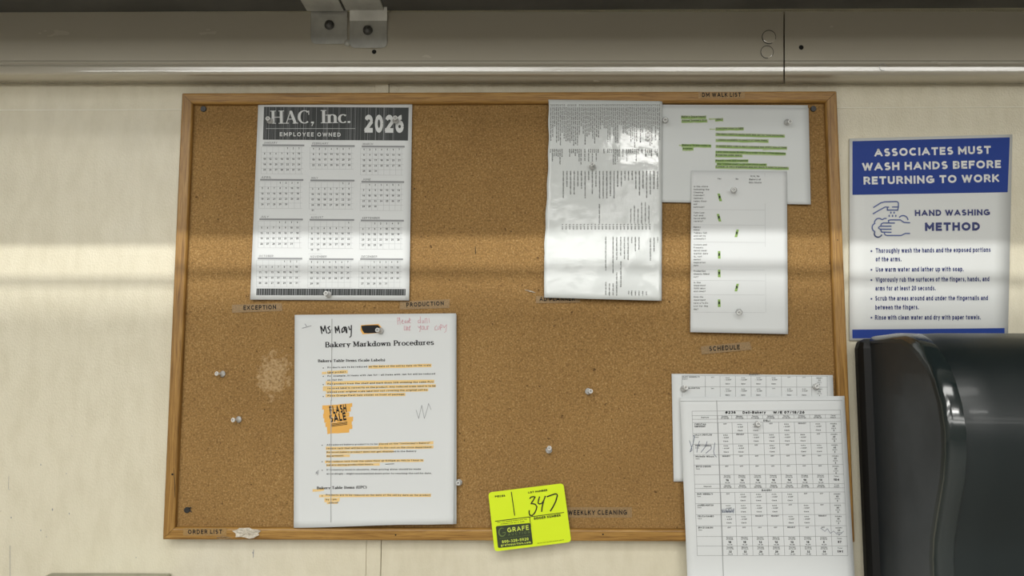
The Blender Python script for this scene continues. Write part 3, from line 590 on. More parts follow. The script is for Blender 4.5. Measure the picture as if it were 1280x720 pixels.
kb.build('month_headers', 'grey', cal, kind='stuff'); kn.build('day_numbers', 'soft', cal, kind='stuff'); kg.build('grid_lines', 'faint', cal, kind='stuff')

# ------------------------------------------------------------------ markdown procedures
def mdcurl(u, v): return .0010*np.sin(v*5) + .006*np.clip((v-.86)/.14, 0, 1)**1.6*(.35+.65*np.sin(np.clip(u, 0, 1)*3.0)) + .0035*np.clip((u-.9)/.1, 0, 1)**2*v
def mdedge(u, v):
    e = np.zeros(u.shape+(2,)); e[..., 1] = np.clip((v-.9)/.1, 0, 1)*(1.6*np.cos(u*4.2)-1.2*np.clip((u-.85)/.15, 0, 1)); return e
S = Surf([(368.4, 393.6), (570, 391.7), (566.8, 657.2), (367.2, 658.2)], -.0006, mdcurl, mdedge)
md = thing('procedure_sheet', V(468, 525, .002), 'white highlighted bakery markdown procedures sheets pinned below the calendar', 'paper')
Surf([(371, 394.5), (570.6, 393), (570.6, 655), (370, 655)], .0018, lambda u, v: .0006*np.sin(v*4)).sheet('under_sheet', 'paper2', md)
S.sheet('top_sheet', 'paper', md, 24, 30)
A3, A4, AH, AP = (360, 385, 5.332), (360, 500, 4.236), (392, 396, 14.545), (485, 390, 14.4)
# highlighter strokes
k = Ink(S, A3, .0003); rnd = random.Random(2)
def hl(k, x0, y0, x1, y1, h):
    n = 8; top = []; bot = []
    for i in range(n+1):
        u = i/n; top.append((x0+(x1-x0)*u, y0+(y1-y0)*u-h/2+rnd.uniform(-1.5, 1.5))); bot.append((x0+(x1-x0)*u+rnd.uniform(-1, 1), y0+(y1-y0)*u+h/2+rnd.uniform(-1.5, 1.5)))
    k.add(top+bot, [(i, i+1, n+1+i+1, n+1+i) for i in range(n)])
for a in [(535, 394, 956, 383, 22), (262, 430, 398, 424, 22), (226, 434, 258, 432, 16), (252, 500, 975, 488, 22), (235, 532, 985, 518, 20), (255, 556, 935, 545, 20), (250, 584, 782, 575, 22), (232, 540, 300, 536, 30)]: hl(k, *a)
k.c(A4)
for a in [(480, 236, 770, 226, 16), (200, 256, 770, 248, 18), (203, 278, 560, 272, 14), (203, 297, 328, 294, 14), (195, 327, 718, 320, 14), (203, 346, 486, 340, 14), (130, 480, 190, 474, 14), (165, 508, 757, 504, 16), (192, 530, 274, 527, 20), (205, 546, 262, 545, 10)]: hl(k, *a)
k.build('orange_highlight', 'palehl', md, kind='stuff')
k = Ink(S, A4, .00035)
for a in [(182, 40, 340, 26, 20), (190, 62, 332, 50, 24), (186, 85, 325, 76, 22), (192, 108, 345, 100, 24), (198, 132, 338, 122, 22), (206, 152, 340, 142, 24), (208, 170, 325, 162, 20)]: hl(k, *a)
k.c(AH); k.poly([(862, 150), (1180, 130), (1235, 190), (1225, 290), (890, 318), (850, 240)]); k.build('flash_highlight', 'orange', md, kind='stuff')
k = Ink(S, A3, .00055)
k.serif('Bakery Markdown Procedures', 247, 262, 34, 973, 245, T=.2, thin=.1, gap=.04)
k.serif('Bakery Table Items (Scale Labels)', 199, 361, 17, 648, 354, T=.21, thin=.11, gap=.05)
k.c(A4).serif('Bakery Table Items (UPC)', 152, 473, 14, 418, 468, T=.22, thin=.12, gap=.05); k.text('FLASH', 221, 76, 43, 313, 64, bold=.04, res=3); k.text('SALE', 221, 120, 42, 312, 106, bold=.04, res=3)
for i in range(3): k.line(226, 128+i*6, 314, 116+i*6, 3)
k.c(AH).poly([(865, 165), (960, 155), (1165, 150), (1210, 185), (1215, 240), (1180, 290), (1000, 300), (920, 295), (880, 235)])
for st in [[(125, 170), (152, 312)], [(130, 168), (182, 262), (205, 165), (242, 302)], [(297, 170), (258, 200), (300, 252), (300, 285), (258, 300)], [(320, 237), (338, 237)],
           [(388, 180), (405, 300)], [(392, 175), (432, 255), (452, 170), (476, 300)], [(556, 180), (515, 225), (517, 285), (555, 262), (565, 185), (600, 298)], [(572, 178), (600, 205), (605, 300)], [(635, 172), (652, 232), (682, 225)], [(686, 150), (682, 350), (652, 375)]]: k.pen(st, 20)
k.build('bold_print', 'black', md, kind='stuff')
k = Ink(S, A3, .0005)
def bul(x, y, r=4): k.poly([(x+r*math.cos(a*.9), y+r*math.sin(a*.9)) for a in range(7)])
for a in [('Products are to be reduced', 262, 402, 11, 528, 396), ('on the date of the sell by date on the scale', 537, 396, 11, 952, 386), ('label product.', 262, 436, 11, 392, 430), ('For example, if items with Jan 1st - all items with Jan 1st will be reduced', 262, 459, 11, 982, 443),
          ('on that day.', 262, 486, 11, 368, 482), ('Pull product from the shelf and mark down 30% utilizing the same PLU.', 262, 512, 11, 975, 497), ('reduced label is correctly on the product. Any reduced scale label is to be', 262, 541, 11, 985, 524),
          ('placed over original scale label but not covering the original sell by.', 262, 566, 11, 935, 550), ('Place Orange Flash Sale sticker on front of package.', 262, 590, 11, 780, 580)]: k.text(*a, bold=.03)
for y in (400, 456, 511, 590): bul(235, y)
k.c(A4)
for a in [('All reduced bakery product is to be placed on the "Yesterday\'s Bakery"', 203, 242, 9, 752, 232), ('reduce rack that will be located next to the rack on the store department.', 203, 261, 9, 765, 254), ('Reduced bakery product does not get displayed in the Bakery', 203, 281, 9, 680, 275),
          ('department.', 203, 301, 9, 298, 299), ('Pull reduce rack from the sales floor at 5:00pm as this is 1 hour in', 203, 330, 9, 715, 323), ('bakery during production hours.', 203, 349, 9, 455, 344), ('If inventory level is obsolete, then pricing alone should be made', 203, 374, 9, 705, 370),
          ('accordingly - might need marked down prior to reaching the sell by date.', 203, 395, 9, 762, 392), ('Products are to be reduced on the date of the sell by date on the product', 200, 507, 9, 755, 508), ('by 5 pm.', 200, 531, 9, 262, 530), ('reduced', 214, 549, 9, 266, 547)]: k.text(*a, bold=.03)
for y in (240, 327, 372, 508): bul(181, y, 3)
k.line(515, 340, 562, 338, 3); k.build('body_print', 'soft', md, kind='stuff')
k = Ink(S, A4, .0006); k.line(228, 0, 227, 648, 4, 14); k.c(A3).line(293, 72, 290, 620, 5, 12); k.build('copier_line', 'copier', md, kind='stuff')
k = Ink(S, AP, .00055)
for st in [[(170, 100), (178, 230)], [(165, 105), (205, 110), (200, 150), (172, 165)], [(212, 95), (218, 225)], [(240, 185), (272, 165), (262, 140), (245, 175), (262, 212), (285, 205)], [(325, 145), (300, 170), (305, 200), (330, 170), (335, 205)], [(350, 150), (358, 200), (372, 150)], [(380, 170), (405, 140), (385, 110), (378, 190), (412, 200)],
           [(580, 80), (585, 205)], [(572, 140), (540, 160), (548, 200), (582, 180)], [(620, 145), (618, 200), (645, 190), (640, 150)], [(665, 205), (668, 120), (700, 115), (705, 205)], [(735, 110), (745, 195)],
           [(292, 245), (292, 325), (320, 320), (325, 250)], [(345, 260), (335, 330), (360, 310), (350, 265)], [(372, 285), (400, 250), (375, 330), (408, 325)],
           [(535, 250), (560, 290), (590, 240)], [(590, 240), (575, 350), (560, 350)], [(610, 260), (602, 310), (640, 310), (640, 255), (612, 258)], [(655, 255), (660, 315), (700, 310), (695, 250)], [(715, 320), (715, 250), (738, 260)],
           [(880, 245), (845, 270), (848, 325), (890, 320)], [(905, 260), (900, 315), (935, 300), (925, 250)], [(945, 330), (945, 225), (975, 235), (970, 280), (948, 285)], [(995, 240), (1010, 285), (1050, 230)], [(1055, 225), (1045, 345), (1015, 370)]]: k.pen(st, 7)
k.build('pink_note', 'pink', md, kind='stuff')
k = Ink(S, A4, .00055); k.pen([(678, 52), (692, 98), (708, 28), (722, 98), (740, 40), (744, 18), (758, 52)], 2.2); k.c(A3)
k.pen([(94, 135), (156, 118)], 4); k.pen([(112, 105), (124, 122)], 4); k.c(A4); k.pen([(163, 372), (148, 384), (160, 390), (155, 398)], 3); k.pen([(146, 392), (163, 380)], 2.5); k.build('pencil_marks', 'pencil', md, kind='stuff')

# ------------------------------------------------------------------ laminated list
def lcurl(u, v): return .0008*np.sin(v*6.2+.4) - .0022*np.clip((u-.7)/.3, 0, 1)**2 + .0014*np.exp(-((u*.9+v-1.45)/.1)**2)*(u > .0) + .0004*u + .0003*np.cos(v*3.1-u*2)
def ledge(u, v):
    e = np.zeros(u.shape+(2,)); e[..., 0] = (1-u)**8*(-4.6*np.sin(np.pi*v)**.7*(v*.6+.35)*0 + 0*np.sin(v*17)+.5*np.sin(v*41)*(v<.8)+1.2*np.sin(v*6)); return e
S = Surf([(685.5, 124.6), (827.9, 126.5), (827, 376), (680.6, 372)], -.0006, lcurl, ledge)
li = thing('laminated_list', V(755, 250, 0), 'glossy laminated sheet of dense sideways text lists at the top centre of the board', 'paper')
S.sheet('sheet', 'lam', li, 30, 40, thick=.0005)
B5, B6 = (670, 110, 5.144), (670, 240, 4.8)
rnd = random.Random(11)
WORDS = 'bread rolls cake tray donut muffin pie bagel loaf sheet wipe floor rack oven case table clean fill front label date order stock cooler'.split()
def words(n):
    s_ = ''
    while len(s_) < n: s_ += rnd.choice(WORDS) + ' '
    return s_[:n]
def down(k, x, y0, y1, h, cpl=.62, **kw):  # text that runs downwards, letter tops to the right
    n = max(2, int((y1-y0)/(h*cpl))); k.text(words(n), x, y0, h, x, y1, **kw)
k = Ink(S, B5, .0006)
for i in range(58):
    x = 92 + i*12.25; y1 = 125+rnd.choice([120, 150, 190, 210, 225, 240, 250])*rnd.uniform(.85, 1.05)
    if i not in (8, 14): k.text(rnd.choice(['12', '34', '08', '27', '51']), x, 103, 8, x, 118)
    down(k, x, 124, y1, 8.2, bold=.03)
    if i % 10 not in (7, 9) and rnd.random() < .9: down(k, x-2, 392, 392+rnd.choice([28, 28, 30, 50, 80, 100]), 8, bold=.03)
for i in range(27):
    x = 172 + i*23.3; y1 = 535+rnd.choice([60, 100, 115, 150, 160, 175])
    down(k, x, 533, y1, 9, bold=.03)
k.c(B6)
for i in range(25):
    x = 155+i*21.8; k.text('1.00', x, 190, 8, x, 226, bold=.012)
    if i > 18: down(k, x-4, rnd.choice([60, 80, 100]), 190, 8, bold=.01)
for i in (10,): down(k, 377, 72, 190, 8, bold=.03)
for x, y0, y1 in [(415, 268, 472), (459, 268, 488), (481, 270, 408), (505, 270, 385), (527, 270, 402), (549, 270, 408), (571, 270, 306), (593, 270, 358), (615, 270, 345), (683, 275, 412), (705, 272, 360), (727, 270, 304), (415, 540, 620), (437, 548, 622), (459, 548, 620), (481, 482, 622), (506, 415, 570), (553, 592, 615), (571, 592, 625), (593, 592, 625), (615, 592, 625), (637, 594, 625), (659, 596, 620)]: down(k, x, y0, y1, 8, bold=.03)
k.build('sideways_print', 'black', li, kind='stuff')

# ------------------------------------------------------------------ DM walk list
S = Surf([(806, 132.5), (1010.7, 135), (1013.4, 255.6), (806, 252.4)], .0038, lambda u, v: .0008*np.sin(v*3)+.0022*np.clip((u-.8)/.2, 0, 1)**2*v)
dm = thing('walk_list_sheet', V(915, 192, .004), 'white sheet with green highlighted lines at the upper right of the cork', 'paper')
Surf([(806, 130.8), (1009.8, 131.5), (1011.6, 254), (806, 251)], .0052).sheet('under_sheet', 'paper2', dm)
S.sheet('top_sheet', 'paper2', dm)
B7 = (820, 110, 4.5)
lines = [('Bakery Department', 143, 166, 280, 166), ('Annual Summary Q/A', 146, 188, 286, 186), ('value 2', 335, 181, 375, 179), ('Overview reset is light', 337, 232, 492, 231), ('The dairy reach-in works both was set for food yesterday.', 338, 263, 722, 272),
         ('- cheese available to need it of open items.', 338, 296, 630, 300), ('Scanned date code is April cold meal was every one of them', 338, 330, 735, 340), ('I also open model Bread Carry order in the coffee and bake', 338, 363, 728, 373), ('Bread has some space.', 336, 381, 485, 383),
         ('Please clean and organize', 336, 413, 517, 413), ('the "Chilled shelf" is 20 overstock cooler', 345, 432, 620, 436), ('Freezer is very organized and not much frozen to prevent.', 336, 446, 745, 453), ('Bakery Scale Items is', 147, 326, 308, 329), ('Freezer.', 152, 346, 208, 345)]
k = Ink(S, B7, .0003); k2 = Ink(S, B7, .00035); kt = Ink(S, B7, .0005); rnd = random.Random(6)
for i, (t_, x0, y0, x1, y1) in enumerate(lines):
    hl(k, x0-3, y0-1, x1+3, y1-1, 19); kt.text(t_, x0, y0, 10.5, x1, y1, bold=.035)
    if i in (7, 10, 12, 13, 9): hl(k2, x0-3, y0-4, x1+2, y1-4, 13)
    else: hl(k2, x0, y0+2, x1, y1+2, 6)
for a in [(297, 175, 335, 175, 8), (301, 232, 337, 232, 6), (128, 323, 150, 323, 8), (600, 346, 722, 343, 10)]: hl(k, *a)
k.build('pale_green_highlight', 'palegreen', dm, kind='stuff'); k2.build('green_highlight', 'green', dm, kind='stuff'); kt.build('print', 'soft', dm, kind='stuff')

# ------------------------------------------------------------------ bakery checklist
S = Surf([(864, 213.2), (983.5, 214.2), (985, 417.6), (862.9, 415.2)], .0014, lambda u, v: .0014*np.sin(v*3.14)+.0012*v+.0005*np.sin(v*14))
ck = thing('checklist_sheet', V(924, 315, .002), 'white narrow checklist with small green ticks over the walk list sheet', 'paper')
S.sheet('sheet', 'paper', ck)
B8 = (840, 210, 3.275)
k = Ink(S, B8, .0005); kk = Ink(S, B8, .0003)
for t_, ys in [('Is the store|following the|Cleaning|Calendar?|Sanitary|sales floor|and|bathroom?', (79, 163)), ('Cake Case|full and|faced with|variety?', (186, 221)), ('Bakery|FRESH|Tables full|and set to|schematic?', (245, 293)), ('Coolers and|Freezers|dated (meat|leather date|is, not|market|expiration|date', (317, 402)), ('Production|sheets filled|out?', (425, 449)), ('Is the|department|100% labor|and clean?', (472, 508)), ('Does the|department|have a To-Do|List for the|day?', (531, 581))]:
    L = t_.split('|')
    for i, s_ in enumerate(L): k.text(s_, 88, ys[0]+(ys[1]-ys[0])*i/(len(L)-1), 6.6, w=5.0*len(s_), bold=.0)
for s_, x, y in [('Yes', 194, 47), ('No', 266, 48), ('N/A, No', 340, 37), ('Bakery at', 340, 50), ('this Store', 340, 63)]: k.text(s_, x, y, 7, align='c', w=5.4*len(s_), bold=.005)
k.build('print', 'soft', ck, kind='stuff')
for y in (170, 232, 303, 415, 460, 518, 590): kk.line(84, y, 380, y+2, 1.0, 4)
kk.line(380, 20, 384, 592, 1, 4); kk.build('faint_rules', 'faint', ck, kind='stuff')
k = Ink(S, B8, .00035); k2 = Ink(S, B8, .0006)
for x, y, s_ in [(195, 120, -1), (192, 203, -1), (265, 267, 1), (193, 355, 0), (193, 431, 0), (265, 489, 1), (193, 553, 0)]:
    k.quad((x-5+4*s_, y-15), (x+5+4*s_, y-15), (x+6-4*s_, y+16), (x-5-4*s_, y+16)); k2.pen([(x-3, y-6), (x+3, y+3)], 4); k2.pen([(x+3, y-6), (x-3, y+5)], 3)
k.build('green_tick', 'green', ck, kind='stuff'); k2.build('cross_mark', 'black', ck, kind='stuff')

# ------------------------------------------------------------------ schedules
A = (830, 420, 4); B = (830, 590, 5.12)
S = Surf([(839.5, 467.2), (1041, 468.9), (1046, 600), (842, 602)], .0042, lambda u, v: .006*np.clip(u, 0, 1)**2+.0005*np.sin(u*9))
sb = thing('schedule_sheet', V(940, 535, .004), 'white weekly schedule page mostly hidden behind the front schedule', 'paper')
S.sheet('sheet', 'paper', sb)
k = Ink(S, A, .0004); kt = Ink(S, A, .0006)
for y in (199, 254): k.line(90, y-1, 818, y+2, 1.6, 6)
for x in (90, 206, 280, 357, 435, 510, 587, 663, 738, 816): k.line(x, 199, x+1, 305, 1.5, 2)
kt.text('BAKERY', 453, 196, 9, align='c', w=54, bold=.02)
for r, (nm, tt) in enumerate([('MARY WENDELTY', ['OFF', 'X', 'X', 'X', 'X', 'OFF', 'OFF', 'T']), ('LAUREN MORTON', ['OFF', 'X', 'X', 'X', 'OFF', 'X', 'X', 'T'])]):
    y = 208+r*56; kt.text(nm, 92, y, 7, w=88, bold=.02); kt.text('Baker', 92, y+9, 5, w=28)
    for c, q in enumerate(tt):
        cx = [243, 318, 396, 472, 548, 625, 700, 777][c]
        if q == 'OFF': kt.text('OFF', cx, y+1, 5, align='c', w=16, bold=.01)
        elif q == 'X': kt.text('8:00', cx, y+4, 5.5, align='c', w=20); kt.text('- 4:00P', cx+1, y+14, 6, align='c', w=36, bold=.01); kt.text('Baker', cx+1, y+34, 6, align='c', w=23, bold=.02)
        else: kt.text('HOURS', cx, y+5, 5.5, align='c', w=30); kt.text('32', cx, y+17, 7, align='c', w=12, bold=.03); kt.text('DAYS', cx, y+27, 5, align='c', w=22); kt.text('4', cx, y+37, 7, align='c', w=6, bold=.02)
k.build('grid_lines', 'grey', sb, kind='stuff'); kt.build('print', 'soft', sb, kind='stuff')
S = Surf([(850, 496.4), (1055.5, 495), (1071, 768), (861, 766)], -.0026, lambda u, v: .0018*np.sin(v*3)+.0012*np.sin(u*3.1)+.0012*v)
sf = thing('schedule_sheet', V(957, 630, -.003), 'front weekly schedule page with pen scribbles, hanging over the lower right frame', 'paper')
S.sheet('sheet', 'paper', sf)
TC = np.array([(865, 514), (1050.5, 512.5), (1060, 694.5), (871.6, 694.5)])
def tb(u, y):  # table position from the column fraction and the row height given at the table's left side
    v = (y-514)/180.5; return TC[0]*(1-u)*(1-v)+TC[1]*u*(1-v)+TC[2]*u*v+TC[3]*(1-u)*v
cu = [0, .172, .266, .37, .475, .58, .685, .791, .897, 1]
ro = [514, 519.6, 524.2, 528.4, 541.8, 555.3, 568.8, 581.3, 593.5, 605.2, 610.5, 615.6, 629.5, 643.5, 657.4, 670.7, 682.6, 694.5]
k = Ink(S, lift=.0004)
for y in ro: k.line(*tb(0, y), *tb(1, y), .38, 6)
for i, u in enumerate(cu):
    for y0, y1 in (((514, 694.5),) if i in (0, 9) else ((519.6, 524.2), (528.4, 610.5), (615.6, 694.5))): k.line(*tb(u, y0), *tb(u, y1), .38, 4)
k.build('grid_lines', 'grey', sf, kind='stuff')
kt = Ink(S, lift=.0006)
def tt(s_, u, y, h, w, align='c', bold=.01):
    p = tb(u, y); kt.text(s_, p[0], p[1], h, align=align, w=w, bold=bold)
for s_, x0, x1 in (('#236', 906.3, 920), ('Deli-Bakery', 928, 957.5), ('W/E 07/18/26', 966, 1006)): kt.text(s_, x0, 517.3, 3.4, x1, 517, bold=.05, res=2)
dn = ['Sunday', 'Monday', 'Tuesday', 'Wednesday', 'Thursday', 'Friday', 'Saturday']; um = [(cu[i]+cu[i+1])/2 for i in range(9)]
for yb in (521.6, 607.8):
    tt('Employee', um[0], yb+1, 1.6, 10)
    for i, s_ in enumerate(dn): tt(s_, um[i+1], yb, 1.6, 8); tt('07/%d/26' % (12+i), um[i+1], yb+2.1, 1.7, 10)
    tt('Total', um[8], yb, 1.6, 6); tt('Hours', um[8], yb+2.1, 1.6, 7)
tt('DELI', .5, 527.6, 2.3, 9, bold=.03); tt('BAKERY', .48, 614.4, 2.4, 13, bold=.03)
grid = [('CHRISTIAN', 530.4, 'OXXOXRXT'), ('SALLY CRESTLOW', 543.6, 'XRXXXXOT'), ('MONEY CASHMAN', 557, 'XXOXOXXT'), ('Michelle Wilson', 570.6, 'ROOOOOOT'), ('BRYCE OSBORN', 583.2, 'OOOOOOOT'),
        ('MARY WENDELTY', 617.6, 'OXXXXOOT'), ('LAUREN MORTON', 631.6, 'XXXXOXOT'), ('FELICIA RAMBO', 645.4, 'XXRRXXRT'), ('BRYCE OSBORN', 659.6, 'OOOOROOT')]
for nm, y, cs in grid:
    tt(nm, .012, y+1, 2.1, 1.45*len(nm)+1.5, 'l', .03); tt('Clerk', .012, y+3.6, 1.4, 5, 'l')
    if nm == 'CHRISTIAN': tt('CARTWRIGHT', .012, y+3.7, 2.1, 14, 'l', .03)
    for i, q in enumerate(cs):
        u = um[i+1]
        if q == 'O': tt('OFF', u, y+.6, 1.5, 4.5, bold=.02)
        elif q == 'R': tt('REQUEST', u, y+.6, 1.7, 10, bold=.03)
        elif q == 'X': tt('8:00A', u, y+1.3, 1.5, 6); tt('- 4:00P', u, y+4.5, 1.6, 8.5, bold=.01); tt('Clerk', u, y+9, 1.6, 6.5, bold=.03)
        else: tt('HOURS', u, y+1.2, 1.5, 8.5); tt('40', u, y+4.5, 2.1, 3.4, bold=.04); tt('DAYS', u, y+7, 1.4, 6); tt('5', u, y+10, 2.1, 1.6, bold=.04)
for y, vals in ((593.5, '16 14 14 16 14 16 14 104'), (670.7, '18 18 12 12 12 18 8 87'), (682.6, '32 32 26 28 26 32 14 191')):
    for i, q in enumerate(vals.split()):
        u = um[i+1]
        if i < 7: tt(dn[i], u, y+2.2, 1.6, 8.5); tt('07/%d/26' % (12+i), u, y+4.2, 1.4, 9); tt(q, u, y+8.2, 2.6, 2*len(q), bold=.05); tt('14.2%', u, y+10.8, 1.5, 6.5)
        else: tt('Total', u, y+3.4, 1.6, 6); tt(q, u, y+8.2, 2.8, 2.5*len(q), bold=.06)
kt.build('print', 'soft', sf, kind='stuff')
k = Ink(S, lift=.0007); k.line(895.8, 500.5, 904.3, 722, .9, 12); k.line(850.5, 501.5, 1053, 500.3, .45, 6); k.build('copier_line', 'copier', sf, kind='stuff')
k = Ink(S, (850, 520, 9), .0008)
for st in [[(105, 275), (125, 330), (135, 385), (112, 405), (150, 300), (162, 240), (160, 215)], [(150, 215), (168, 245)], [(220, 280), (195, 360), (190, 410)], [(305, 285), (290, 340), (235, 410)], [(290, 420), (350, 370), (352, 340)], [(392, 300), (378, 400), (385, 435), (412, 462)]]: k.pen(st, 6)
k.c(B)
k.pen([(1002, 358), (1030, 380), (1045, 362), (1065, 392), (1085, 378), (1105, 396), (1130, 398), (1150, 378)], 2.5)
for i in range(7): k.pen([(370+i*11, 240+4*(i % 2)), (374+i*11, 262), (380+i*11, 234)], 2.6)
k.pen([(372, 258), (448, 250)], 2.4); k.pen([(448, 232), (446, 266)], 2.4); k.build('pen_scribble', M('blue_grey_pen', (.16, .19, .26), .6), sf, kind='stuff')

# ------------------------------------------------------------------ yellow lot tag
S = Surf([(610.3, 615.6), (704.3, 604), (714.2, 677.4), (618.2, 689.4)], -.0022, lambda u, v: .0006*np.sin(u*3)+.0004*v)
tg = thing('lot_tag', V(662, 647, -.003), 'fluorescent yellow auction lot tag numbered 347 over the bottom frame rail', 'tag')
rr = []; r_ = .045
for cx, cy, a0 in ((1-r_, r_*1.25, -90), (1-r_, 1-r_*1.25, 0), (r_, 1-r_*1.25, 90), (r_, r_*1.25, 180)):
    for i in range(6):
        a = math.radians(a0+18*i); rr.append(S.px(np.array(cx+r_*math.cos(a)), np.array(cy+r_*1.25*math.sin(a))))
n = len(rr); ctr = S.px(np.array(.5), np.array(.5)); vs = S.at(np.array([ctr]+rr), 0)
obj('card', vs, [(0, 1+i, 1+(i+1) % n) for i in range(n)], 'yellow', tg, solid=.0005)
C_ = (590, 590, 5.818); C4 = (612, 635, 12.427); C3 = (655, 600, 18); C2 = (605, 600, 18)
k = Ink(S, C4, .0009); pts = []
for cx, cy, a0 in ((612, 258, -97), (645, 540, -7), (152, 596, 83), (122, 305, 173)):
    for i in range(5): a = math.radians(a0+22*i); pts.append((cx+24*math.cos(a), cy+24*math.sin(a)))
k.poly(pts); k.build('logo_panel', 'dkgreen', tg)
k = Ink(S, C4, .0012)
k.text('GRAFE', 272, 382, 72, 620, 335, bold=.012, res=3, slant=.0); k.text('800-328-5920', 190, 548, 44, 612, 500, bold=.035, res=2); k.text('grafeauction.com', 172, 598, 34, 645, 545, bold=.035, res=2)
k.build('yellow_lettering', 'yelink', tg, kind='stuff')
k = Ink(S, C4, .0012); k.text('AUCTION', 285, 432, 36, 632, 390, bold=.005, res=2, gap=.45); k.text('auctioneers appraisals and consultants', 150, 484, 13, 640, 425, bold=.01)
n = 16; k.pen([(196+52*math.cos(math.radians(a)), 375+64*math.sin(math.radians(a))) for a in np.linspace(-60, -350, n)], [6+16*math.sin(math.pi*i/(n-1)) for i in range(n)]); k.pen([(200, 385), (250, 378)], 12); k.build('green_logo', 'midgreen', tg, kind='stuff')
k = Ink(S, C3, .0008); k.text('LOT NUMBER', 93, 303, 40, 530, 245, bold=.04, res=2)
k.c(C4).text('BIDDER NUMBER', 688, 185, 38, 1108, 130, bold=.04, res=2); k.c(C2).text('PIECES', 245, 395, 42, 483, 370, bold=.04, res=2)
k.c(C4); k.line(85, 207, 1158, 69, 10, 6); k.line(622, 140, 640, 300, 8); k.text('Use only bidding number plus tag', 120, 232, 16, 580, 178, bold=.02); k.text('numbers as lot is sold', 170, 256, 16, 540, 215, bold=.02); k.text('Return this tag with payment please', 742, 555, 12, 1155, 498, bold=.02)
k.c(C2).line(614, 265, 690, 800, 18, 4)
k.c(C3); k.pen([(125, 420), (160, 385), (215, 372), (248, 385), (215, 445), (158, 532), (205, 535), (255, 548), (290, 600), (275, 670), (235, 750), (180, 800), (130, 790), (115, 740), (118, 680)], 26)
k.pen([(350, 372), (325, 460), (318, 520), (345, 540), (400, 525), (435, 475)], 26); k.pen([(482, 358), (440, 470), (410, 600), (395, 715)], 27); k.pen([(512, 378), (600, 345), (700, 312), (738, 318), (752, 345), (715, 480), (655, 600), (590, 705)], 28)
k.build('black_lettering', 'black', tg, kind='stuff')

# ------------------------------------------------------------------ hand washing sign
S = Surf([(1061.8, 173.3), (1265.2, 168.2), (1259.6, 424), (1061.9, 425.6)], WALL-.0028, lambda u, v: .0006*np.sin(v*3.1))
sg = thing('hand_washing_sign', V(1162, 298, WALL-.003), 'white and blue hand washing sign on the wall right of the board', 'sign')
S.sheet('panel', 'sign', sg, 10, 12, thick=.0012)
D = (1050, 160, 5.143); E_ = (1050, 295, 5.143)
k = Ink(S, D, .0009); k.quad((80, 85), (1092, 60), (1078, 413), (80, 430), 8, 6); k.build('header_band', 'blue', sg); k = Ink(S, E_, .0009); k.quad((79, 602), (1058, 592), (1058, 650), (80, 658), 8, 1); k.build('footer_band', 'blue', sg)
def line_part(nm, mat_, root, o, lift, *a, **kw): k = Ink(S, o, lift); k.text(*a, **kw); k.build(nm, mat_, root, kind='stuff')
for a in [('ASSOCIATES MUST', 217, 184, 51, 975, 165), ('WASH HANDS BEFORE', 138, 275, 51, 1040, 257), ('RETURNING TO WORK', 147, 364, 51, 1028, 347)]: line_part('heading_line', 'signwhite', sg, D, .0012, *a, bold=.045, res=3)
line_part('subheading_line', 'navy', sg, D, .0012, 'HAND WASHING', 478, 566, 39, 968, 561, bold=.045, res=3); line_part('subheading_line', 'navy', sg, D, .0012, 'METHOD', 542, 662, 54, 905, 659, bold=.06, res=3)
k = Ink(S, E_, .0012)
for s_, x, y, x1, y1 in [('Thoroughly wash the hands and the exposed portions', 228, 109, 970, 103), ('of the arms.', 228, 164, 397, 163), ('Use warm water and lather up with soap.', 228, 230, 797, 227), ('Vigorously rub the surfaces of the fingers, hands, and', 228, 296, 962, 291), ('arms for at least 20 seconds.', 226, 351, 617, 350),
                         ('Scrub the areas around and under the fingernails and', 225, 416, 953, 413), ('between the fingers.', 225, 474, 508, 472), ('Rinse with clean water and dry with paper towels.', 223, 539, 907, 537)]: line_part('instruction_line', 'navy', sg, E_, .0012, s_, x, y, 31, x1, y1, bold=.035, res=2)
for y in (97, 217, 283, 404, 525): k.poly([(202+6*math.cos(a*.785), y+6*math.sin(a*.785)) for a in range(8)])
k.build('bullet_marks', 'navy', sg, kind='stuff')
k = Ink(S, (1085, 245, 13.083), .0012); Wd = 20
def arc(cx, cy, rx, ry, a0, a1, n=12): return [(cx+rx*math.cos(math.radians(a0+(a1-a0)*i/n)), cy+ry*math.sin(math.radians(a0+(a1-a0)*i/n))) for i in range(n+1)]
for st in [[(85, 190), (150, 150), (210, 112), (270, 95), (460, 90)] + arc(460, 125, 38, 35, -90, 0) + [(498, 180), (485, 230), (318, 230), (318, 185)], [(80, 292), (180, 235), (280, 180), (345, 182)], [(392, 180), (498, 180)],
           arc(178, 445, 72, 80, -180, -50) + [(240, 385)] + [(265, 368), (305, 366)], arc(135, 515, 66, 70, -105, -255), arc(165, 620, 62, 52, 215, 10)[:], arc(165, 615, 60, 58, 200, 20),
           [(340, 440), (335, 400), (365, 390), (530, 390), (590, 432), (690, 437)], arc(575, 395, 78, 75, -145, 0), [(440, 442), (250, 440), (218, 455), (210, 490)], [(385, 493), (200, 493), (175, 512), (178, 530), (200, 543), (385, 543)], [(205, 545), (225, 590), (385, 594)], [(265, 600), (280, 635), (310, 645), (545, 645), (610, 612), (688, 612)]]: k.pen(st, Wd)
for x, y in ((375, 272), (428, 272), (347, 325), (402, 325), (455, 325)): k.poly([(x+13*math.cos(a*.9), y+20*math.sin(a*.9)) for a in range(7)])
k.build('washing_icon', 'iconblue', sg, kind='stuff')

